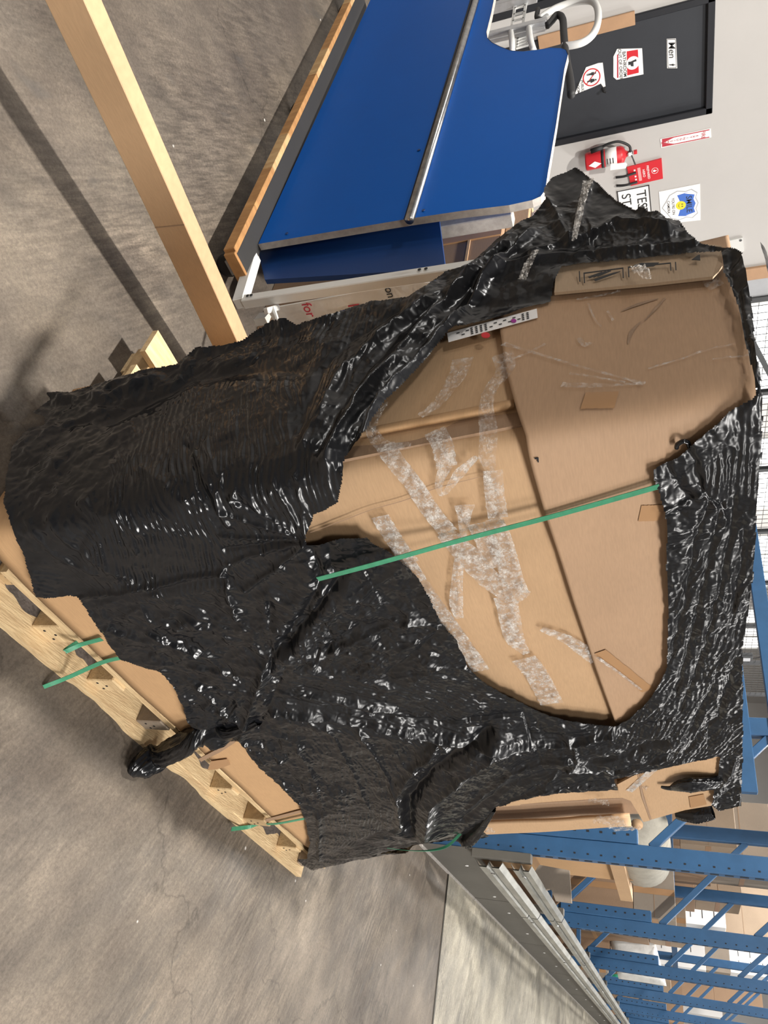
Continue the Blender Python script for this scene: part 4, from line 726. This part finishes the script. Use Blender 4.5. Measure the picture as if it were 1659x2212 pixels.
for p in ((620, 505), (915, 455), (905, 325)): disc('bolt_head', onX(*p, XB-.001), -Y, Z, .006, 'blue_d', ct, .003, 10)
g0 = onz(493, 545, .10); g1 = onz(782, 18, .10)
bx('base_deck', 'black_mat', (g0[0]+.012, g0[1], .10), (XB+.03, g1[1], .128), ct)
n = 9
for k in range(n):
    y0 = g0[1]+(g1[1]-g0[1])*k/n; y1 = g0[1]+(g1[1]-g0[1])*(k+1)/n
    bx('edge_block', ('ply', 'ply_pale')[(k*5) % 3 == 1], (g0[0]-.012, y0+.001, .085), (g0[0]+.012, y1-.001, .130), ct, .002)
bx('edge_block', 'ply', (g0[0], g0[1]-.014, .085), (XB+.03, g0[1], .130), ct, .002)
for (x, y) in ((1.31, g0[1]+.05), (1.31, g1[1]-.1), (1.31, (g0[1]+g1[1])/2)):
    w_ = lathe('caster', [(.03, -.015), (.042, -.012), (.042, .012), (.03, .015)], (x, y, .042), 'black', ct, 18, np.array([X, Z, -Y])); bx('caster_fork', 'grey', (x-.03, y-.022, .05), (x+.03, y+.022, .1), w_, 0)
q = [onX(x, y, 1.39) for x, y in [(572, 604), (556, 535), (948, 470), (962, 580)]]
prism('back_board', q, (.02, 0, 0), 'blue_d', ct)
l0, l1 = onX(518, 656, 1.345), onX(548, 556, 1.345); u0, u1 = onX(527, 652, 1.345), onX(957, 588, 1.345)
def bar(name, a, b, s, m, par, up=Z):
    d = b-a; L = np.linalg.norm(d); d = d/L; p = np.cross(up, d); p = p/np.linalg.norm(p) if np.linalg.norm(p) > 1e-6 else X; return box(name, m, (a+b)/2, (L, s, s), par, np.array([d, p, np.cross(d, p)]), .003)
bar('frame_foot', l0, l1, .042, 'white', ct); bar('frame_upright', u0, u0+(u1-u0)*1.5, .036, 'white', ct, Y)
for f_ in (.035, .055, .90, .93): disc('bolt_hole', u0+(u1-u0)*f_+V(-.022, 0, 0), -Y, Z, .006, 'hole', ct, .001, 10)
bar('frame_stub', onX(574, 672, 1.345), onX(600, 664, 1.385), .02, 'white', ct)
pp = onX(950, 480, 1.42); bar('post', V(1.44, pp[1], .13), V(1.44, pp[1]-.02, 1.05), .05, 'edge', ct, Y)
bar('frame_stub', onX(590, 664, 1.36), onX(606, 690, 1.36)+V(.02, -.03, 0), .012, 'white', ct)
PY = 2.06
sheet = tag(prism('poly_sheet', [onY(x, y, PY) for x, y in [(575, 668), (880, 612), (960, 610), (900, 780), (640, 790), (590, 690)]], (0, .006, 0), 'poly'), 'white plastic sheet printed in red and black behind the white steel frame', 'plastic sheet')
for s_, p, sz, mm in (('for le', (672, 682), .052, 'crimson'), ('P', (764, 664), .06, 'crimson'), ('on', (842, 632), .042, 'ink')): text('lettering', s_, onY(*p, PY-.002), X, Z, sz, mm, sheet)
tag(prism('foam_block', [onz(x, y, 0) for x, y in [(548, 690), (560, 676), (585, 735), (575, 745)]], (0, 0, .05), 'poly'), 'small pale foam block on the floor behind the long carton', 'foam block')
bb = thing('stacked_carton', 'dim brown carton behind the right end of the blue board', 'box', (1.85, 2.75, 0))
a0, a1 = onX(965, 560, 1.62), onX(1090, 452, 1.62)
bx('carton_body', 'board3', (1.62, a0[1]-.25, .0), (2.1, a1[1]+.2, a1[2]), bb); bx('flap_seam', 'board', (1.615, a0[1]-.25, a1[2]-.13), (1.62, a1[1]+.2, a1[2]-.12), bb, 0); bx('tape_strip', 'brown_tape', (1.614, (a0[1]+a1[1])/2-.04, .3), (1.62, (a0[1]+a1[1])/2, a1[2]), bb, 0)
b2_ = thing('open_carton', 'pale open carton on top of the brown carton behind the blue board', 'box', (1.85, 2.8, a1[2]))
bx('carton_body', 'board', (1.66, a0[1]-.2, a1[2]+.002), (2.0, a1[1]+.15, a1[2]+.09), b2_); box('flap', 'paper', (1.70, a1[1]-.02, a1[2]+.12), (.01, .22, .08), b2_, np.array([[.9, 0, .43], [0, 1, 0], [-.43, 0, .9]]))
# hand truck behind the board
ht = thing('hand_truck', 'aluminium hand truck with white loop handle and black grip behind the blue board', 'hand truck', (1.85, 5.0, 0))
XH = 1.85
def hx(x, y, dx=0): return onX(x, y, XH+dx)
for a, b in (((1050, 78), (1182, 50)), ((1058, 18), (1160, -8))): p0, p1 = hx(*a), hx(*b); bar('rail', p0-V(0, 0, .75), p1, .055, 'alu', ht, Y)
bar('rail_flange', hx(1050, 92)-V(0.02, 0, .7), hx(1178, 62), .022, 'alu', ht, Y)
for (a, b, c_) in (((1112, 8), (1132, 55), 0), ((1120, 80), (1140, 100), 0)):
    p0, p1 = hx(*a, .02), hx(*b, .02)
    yy0, yy1 = p0[1], p1[1]; zc = (p0[2]+p1[2])/2
    for dz in (-.035, .035): bx('cross_plate', 'white', (XH+.01, yy1, zc+dz-.008), (XH+.02, yy0, zc+dz+.008), ht, 0)
    for k in range(5): y_ = yy0+(yy1-yy0)*k/4; bx('cross_rung', 'white', (XH+.01, y_-.007, zc-.035), (XH+.02, y_+.007, zc+.035), ht, 0)
tube('loop_handle', smooth_path([hx(1165, 40), hx(1200, 18), hx(1240, 5), hx(1278, 3), hx(1291, 20), hx(1291, 50), hx(1280, 75), hx(1262, 90), hx(1240, 97), hx(1215, 100)], 6), .020, 'white', ht, 10)
tube('grip', smooth_path([hx(1182, 55), hx(1192, 45), hx(1203, 33), hx(1215, 40), hx(1218, 75), hx(1222, 120), hx(1231, 170), hx(1234, 205)], 6), .021, 'black', ht, 10)
for a, b in (((1103, 64), (1107, 112)), ((1142, 56), (1153, 110))): tube('side_hoop', smooth_path([hx(*a), hx(a[0]+3, (a[1]+b[1])/2, -.03), hx(*b)], 5), .018, 'white', ht, 8)
tube('wheel_guard', smooth_path([hx(1162, 20), hx(1160, 38), hx(1170, 44)], 4), .016, 'black', ht, 8)
lathe('wheel', [(.05, -.03), (.13, -.03), (.13, .03), (.05, .03)], (XH+.15, hx(1050, 60)[1], .13), 'black', ht, 24, np.array([X, Z, -Y]))

# ------------------------------------------------------------------ racks along the aisle
RX = [4.80, 7.2, 9.6, 12.0, 14.4, 16.8]; RF, RR = 1.125, 1.92
rack = thing('pallet_rack', 'tall blue steel pallet rack with punched posts and diagonal braces along the aisle', 'rack', (9, 1.6, 0))
for i, x in enumerate(RX):
    for y in (RF, RR):
        p = bx('post', 'rack', (x-.035, y-.055, .0), (x+.035, y+.055, 4.6), rack, .004)
        if y == RF:
            bx('post_sleeve', 'rack', (x-.05, y+.055, .55), (x+.02, y+.14, 1.28), rack, .006)
            vv = []; ff = []
            for k in range(46):
                for dy in ((-.025,) if k % 2 else (-.025,)):
                    z = .4+k*.075; n0 = len(vv); vv += [(x-.0362, y+dy-.0045, z-.006), (x-.0362, y+dy+.0045, z-.006), (x-.0362, y+dy+.0045, z+.006), (x-.0362, y+dy-.0045, z+.006)]; ff.append([n0, n0+3, n0+2, n0+1])
                n0 = len(vv); vv += [(x-.012, y-.0562, z-.022), (x+.012, y-.0562, z-.022), (x+.012, y-.0562, z+.022), (x-.012, y-.0562, z+.022)]; ff.append([n0, n0+1, n0+2, n0+3])
                if z < 1.25 and z > .6: n0 = len(vv); vv += [(x-.0512, y+.10-.006, z-.008), (x-.0512, y+.10+.006, z-.008), (x-.0512, y+.10+.006, z+.008), (x-.0512, y+.10-.006, z+.008)]; ff.append([n0, n0+3, n0+2, n0+1])
            mesh('punched_holes', vv, ff, 'hole', p)['kind'] = 'stuff'
    for z0, z1 in ((1.35, 2.05), (2.05, 2.8), (.5, 1.2)): bar('brace', V(x, RF+.05, z0), V(x, RR-.05, z1), .045, 'rack', rack)
    bar('brace', V(x, RF, .45), V(x, RR, .45), .045, 'rack', rack)
for (x0, x1) in zip(RX[:-1], RX[1:]):
    bx('cross_beam', 'rack', (x0+.035, RR-.03, 1.40), (x1-.035, RR+.02, 1.48), rack, .004); bx('cross_beam', 'rack', (x0+.035, RR-.03, 3.0), (x1-.035, RR+.02, 3.1), rack, .004); bx('cross_beam', 'rack', (x0+.035, RF-.03, 3.0), (x1-.035, RF+.02, 3.1), rack, .004)
    bx('cross_beam', 'rack', (x0+.035, RR-.03, .30), (x1-.035, RR+.02, .38), rack, .004)
for k, z in enumerate((1.85, 2.05)): bx('cross_beam', 'rack', (RX[0]-.05, RR-.4, z), (RX[0], RR+1.6, z+.09), rack, .004)
gr = thing('guard_rail', 'two ribbed galvanised guard rails on a grey kick plate in front of the rack', 'guard rail', (10, 1.0, 0))
def wbeam(x0, x1, y, z0, z1, par):
    pr = [(0, 0), (-.03, .12), (-.03, .40), (0, .5), (-.03, .60), (-.03, .88), (0, 1.0)]
    v = [(x, y+dy, z0+(z1-z0)*t) for x in (x0, x1) for dy, t in pr]+[(x, y+dy+.006, z0+(z1-z0)*t) for x in (x0, x1) for dy, t in pr]; f = []
    for i in range(6): f.append([i, 7+i, 8+i, i+1]); f.append([14+i, 15+i, 22+i, 21+i])
    f += [[0, 14, 21, 7], [6, 13, 27, 20]]
    return mesh('rail', v, f, 'galv', par)
for k, (x0, x1) in enumerate([(4.70, 6.25), (6.27, 8.3), (8.32, 10.4), (10.42, 12.6), (12.62, 15), (15.02, 18)]):
    for z0, z1 in ((.365, .52), (.57, .69)):
        r_ = wbeam(x0, x1, .985, z0, z1, gr); disc('bolt', V(x0+.12, .95, (z0+z1)/2), X, Z, .012, 'steel', r_, .006, 8)
    bx('kick_plate', 'kick', (x0, 1.045, 0), (x1, 1.055, .335), gr, .002); bx('rail_post', 'kick', (x0-.03, 1.0, .335), (x0+.03, 1.05, .69), gr, .004)
    bx('kick_edge', 'edge', (x0, 1.035, .0), (x1, 1.045, .018), gr, 0)
    for dx in (.45, 1.4): disc('bolt', V(x0+dx, 1.044, .2), X, Z, .012, 'paper', gr, .004, 8)
tag(tape([(1020, 1842), (1050, 1830), (1080, 1815)], [22, 20, 8], None, -.05, 'thin', .01, name='film_wisp'), 'wisp of clear film trailing from the load toward the blue rack post', 'plastic film')

# goods stored in and behind the rack
def goods(name, label, cat, m, lo, hi, flaps=0, rot=0, seam=True, group=None):
    lo, hi = V(*lo), V(*hi); c = (lo+hi)/2; s = hi-lo; cr_, sr = math.cos(rot), math.sin(rot); ax = np.array([[cr_, sr, 0], [-sr, cr_, 0], [0, 0, 1]])
    t = thing(name, label, cat, (c[0], c[1], lo[2]), group); box('carton_body', m, c, s, t, ax, .004)
    if seam:
        box('flap_seam', 'board3', c-ax[0]*(s[0]/2+.001), (.002, s[1]*.98, .006), t, ax, 0); box('tape_strip', 'brown_tape', c-ax[0]*(s[0]/2+.0015)+ax[1]*0, (.002, .05, s[2]*.98), t, ax, 0)
        box('tape_strip', 'brown_tape', c-ax[1]*(s[1]/2+.0015), (s[0]*.98, .002, .05), t, ax, 0)
    for k in range(flaps): sg = 1 if k % 2 else -1; box('flap', m, c+Z*(s[2]/2+.05)+ax[0]*sg*s[0]*.45, (.006, s[1]*.9, .14), t, ax, .001)
    return t
q0, q1 = onY(1190, 1945, 1.25), onY(1345, 1945, 1.25)
goods('brown_carton', 'large brown carton with torn flaps just behind the first blue post', 'box', 'board_o', (5.35, 1.25, .0), (6.1, onX(1390, 1822, 5.75)[1]-.14, q1[2]), 2)
tag(prism('torn_cardboard', [onX(x, y, 5.30) for x, y in [(1140, 1905), (1165, 1868), (1230, 1880), (1235, 1950), (1200, 1945), (1190, 1920), (1160, 1925)]], (.03, 0, 0), 'board_g'), 'crumpled grey-brown cardboard piece standing before the large brown carton', 'cardboard')
goods('flat_pack', 'long tan flat-pack carton lying across the top of the brown carton', 'box', 'board', (5.3, 1.28, q1[2]+.001), (6.5, onX(1390, 1822, 5.75)[1]-.24, q1[2]+.09), 0)
rl = thing('felt_roll', 'thick grey felt roll lying in the first rack bay', 'roll', (5.1, 1.8, 1.1))
zc = onX(1390, 1822, 5.75)[2]; yc = onX(1390, 1822, 5.75)[1]
ca = V(5.75, yc, zc-.02)
lathe('roll_body', [(.03, -.45), (.19, -.45), (.20, 0), (.19, .45), (.03, .45)], ca, 'felt', rl, 28, np.array([Y, Z, X])); lathe('core', [(.035, -.452), (.035, -.46)], ca, 'board', rl, 14, np.array([Y, Z, X]))
goods('support_carton', 'brown carton under the grey felt roll', 'box', 'board2', (5.45, yc-.1, .0), (6.2, yc+.3, zc-.225), 0)
sk = thing('white_sack', 'crumpled white sack leaning in the second rack bay', 'sack', onX(1360, 2050, 10.4))
P0 = onX(1370, 2050, 10.4); Lx, Lz = .36, .26
vv = []; ff = []
for i in range(17):
    for j in range(17):
        u, v_ = i/8-1, j/8-1; e = (1-u**4)*(1-v_**4); bl = .16*max(e, 0)**.5; n_ = .02*pn(np.array([u*3.]), np.array([v_*3.]), 5)[0]
        vv.append(P0+Y*(-u*Lx*.9)+Z*(v_*Lz+u*.08)+X*(-bl+n_))
for i in range(16):
    for j in range(16): ff.append([i*17+j, i*17+j+1, i*17+j+18, i*17+j+17])
vv += [p+X*.1 for p in []]; mesh('sack_front', vv, ff, 'sack', sk, True)
mesh('sack_back', [p*1 if False else V(2*(P0[0]+.02)-p[0], p[1], p[2]) for p in vv], [f[::-1] for f in ff], 'sack', sk, True)
goods('sack_stand', 'dark brown carton beneath the white sack', 'box', 'board3', (10.3, P0[1]-.1, 0), (11.1, P0[1]+.5, P0[2]-.27), 0)
gb = onX(1330, 2122, 14.6); tg = thing('green_bin', 'small bright green plastic tub far along the rack', 'tub', (gb[0], gb[1], gb[2]-.12))
lathe('tub_body', [(.10, -.12), (.13, .12), (.12, .12), (.09, -.1)], gb, 'green', tg, 18); lathe('rim', [(.13, .11), (.14, .115), (.14, .13), (.12, .13)], gb, 'green', tg, 18)
goods('tub_stand', 'brown carton carrying the green tub', 'box', 'board_g', (14.3, gb[1]-.2, 0), (15, gb[1]+.4, gb[2]-.125), 0)
bc = onX(1225, 1975, 8.4)
cr2 = thing('blue_crate', 'pale blue plastic crate beyond the large brown carton', 'crate', (8.5, bc[1], 0)); c_ = onX(1210, 1972, 8.4)
bx('crate_body', 'bluecrate', (8.3, c_[1]-.05, .02), (8.75, c_[1]+.4, c_[2]), cr2); bx('crate_rim', 'bluecrate', (8.28, c_[1]-.07, c_[2]-.03), (8.77, c_[1]+.42, c_[2]), cr2)
def stock(label, m, px, X_, sx, sy, sz, white=False):
    c = onX(px[0], px[1], X_); z0 = max(c[2]-sz/2, .0)
    t = goods('white_carton' if white else 'stored_carton', label, 'box', m, (X_, c[1]-sy/2, z0), (X_+sx, c[1]+sy/2, c[2]+sz/2), 0, 0, not white, 'white cartons behind the rack' if white else 'brown and grey cartons behind the rack')
    if white:
        for k in range(4):
            for r_ in range(3): bx('print_line', 'ink', (X_-.002, c[1]-sy*.4+sy*.2*k, z0+sz*(.2+.27*r_)), (X_, c[1]-sy*.4+sy*(.2*k+.13), z0+sz*(.2+.27*r_)+.012), t, 0)
    if z0 > .02: goods('carrier_carton', 'closed carton stack underneath the '+label, 'box', 'board_g' if white else 'board3', (X_-.02, c[1]-sy/2-.03, 0), (X_+sx+.02, c[1]+sy/2+.03, z0-.003), 0, 0, True, 'carton stacks carrying stored cartons')
for a in [('grey-brown carton in the second bay, right of the felt roll', 'board_g', (1412, 1925), 7.4, .6, .42, .34), ('pinkish carton high behind the second blue post', 'board_s', (1440, 1985), 9.75, .6, .36, .4), ('tan carton beyond the white sack', 'board_s', (1400, 2105), 17.4, .9, .7, .8), ('brown carton deep behind the third post', 'board3', (1430, 2150), 19.2, 1, .9, .8),
          ('tan carton left of the first blue post', 'board_s', (1545, 1850), 10.2, .8, .9, .5), ('grey carton high left of the first blue post', 'board_g', (1600, 1805), 9.0, .7, .7, .6), ('brown carton topmost between the first two posts', 'board_s', (1600, 1940), 14.9, 1, 1.1, .9), ('broad pinkish carton before the wire partition', 'board_s', (1520, 1700), 8.0, .9, 1.1, .5), ('orange-brown carton far behind the third bay', 'board3', (1590, 2110), 21.5, 1, 1.2, 1.0), ('small grey carton by the fourth post', 'board_g', (1410, 2185), 22.7, 1, .9, .7)]: stock(*a)
for a in [('white carton nearest the rack, right of the brown carton', 'paper', (1515, 1925), 13.6, .8, .95, .62), ('white carton behind the second blue post', 'paper', (1462, 2030), 16.0, .8, .82, .9), ('white carton at the far end of the white row', 'paper', (1500, 2115), 23.8, .9, 1.5, 1.2), ('tall white carton seen high between far posts', 'paper', (1620, 2045), 18.6, .8, 1.0, .8)]: stock(*a, white=True)
# wire partition in line with the wall
wp = thing('wire_partition', 'dark framed wire mesh partition continuing the grey wall to the right', 'partition', (10, WY, 0))
xs = [5.53, 6.9, 8.3, 9.7, 11.1, 12.5, 13.9, 15.3]
for x in xs: bx('post', 'post', (x-.03, WY-.03, 0), (x+.03, WY+.03, 4.4), wp)
for z in (.08, 2.15, 4.35):
    for x0, x1 in zip(xs[:-1], xs[1:]): bx('rail', 'post', (x0+.03, WY-.025, z), (x1-.03, WY+.025, z+.06), wp)
for i, (x0, x1) in enumerate(zip(xs[:-1], xs[1:])):
    vv = []; ff = []
    def wire(a, b, r=.003):
        n0 = len(vv); d = V(*b)-V(*a); s1 = V(0, r, 0); s2 = V(r, 0, 0) if abs(d[2]) > abs(d[0]) else V(0, 0, r)
        for p in (V(*a), V(*b)): vv.extend([p+s1+s2, p+s1-s2, p-s1-s2, p-s1+s2])
        for k in range(4): ff.append([n0+k, n0+(k+1) % 4, n0+4+(k+1) % 4, n0+4+k])
    for k in range(1, 14): x = x0+(x1-x0)*k/14; wire((x, WY, .1), (x, WY, 4.35))
    for k in range(1, 43): wire((x0, WY+.004, .1+k*.1), (x1, WY+.004, .1+k*.1))
    mesh('wire_panel', vv, ff, 'wire', wp)['kind'] = 'stuff'
bar('brace', V(5.53, WY-.05, 2.35), V(6.9, WY-.05, 2.9), .05, 'post', wp)
dbx = thing('junction_box', 'small dark electrical box with trailing cord on the partition above the load', 'electrical box', onY(1602, 1420, WY-.06))
jb = onY(1612, 1420, WY-.06); bx('box_body', 'post', jb-V(.1, .04, .1), jb+V(.1, .04, .1), dbx); bx('cover', 'grey', jb-V(.06, .05, .06), jb+V(.06, -.04, .06), dbx)
tube('cord', smooth_path([onY(1625, 1422, WY-.06), onY(1640, 1420, WY-.06), onY(1657, 1410, WY-.05), onY(1680, 1405, WY-.05)], 5), .008, 'black', dbx, 6)
# glowing windows added to brighten the far wall behind the mesh
for i, x in enumerate((8, 12, 16, 20, 24)):
    w_ = thing('window_%d' % (i+1), None, None, (x, 13, 2.5)); w_['kind'] = 'structure'
    g = bx('pane', wm if i else (wm := mat('daylit_pane', (.9, .93, 1), .3)), (x-1.3, 12.95, .9), (x+1.3, 12.98, 4.6), w_, 0)
    bx('window_frame', 'white', (x-1.4, 12.93, .8), (x+1.4, 12.99, .9), w_, 0); bx('window_frame', 'white', (x-1.4, 12.93, 4.6), (x+1.4, 12.99, 4.7), w_, 0)
    for k in range(4): bx('mullion', 'white', (x-1.4+.9*k, 12.92, .9), (x-1.33+.9*k, 12.97, 4.6), w_, 0)
b_ = wm.node_tree.nodes['Principled BSDF']; b_.inputs['Emission Color'].default_value = (1, .97, .92, 1); b_.inputs['Emission Strength'].default_value = 1.6
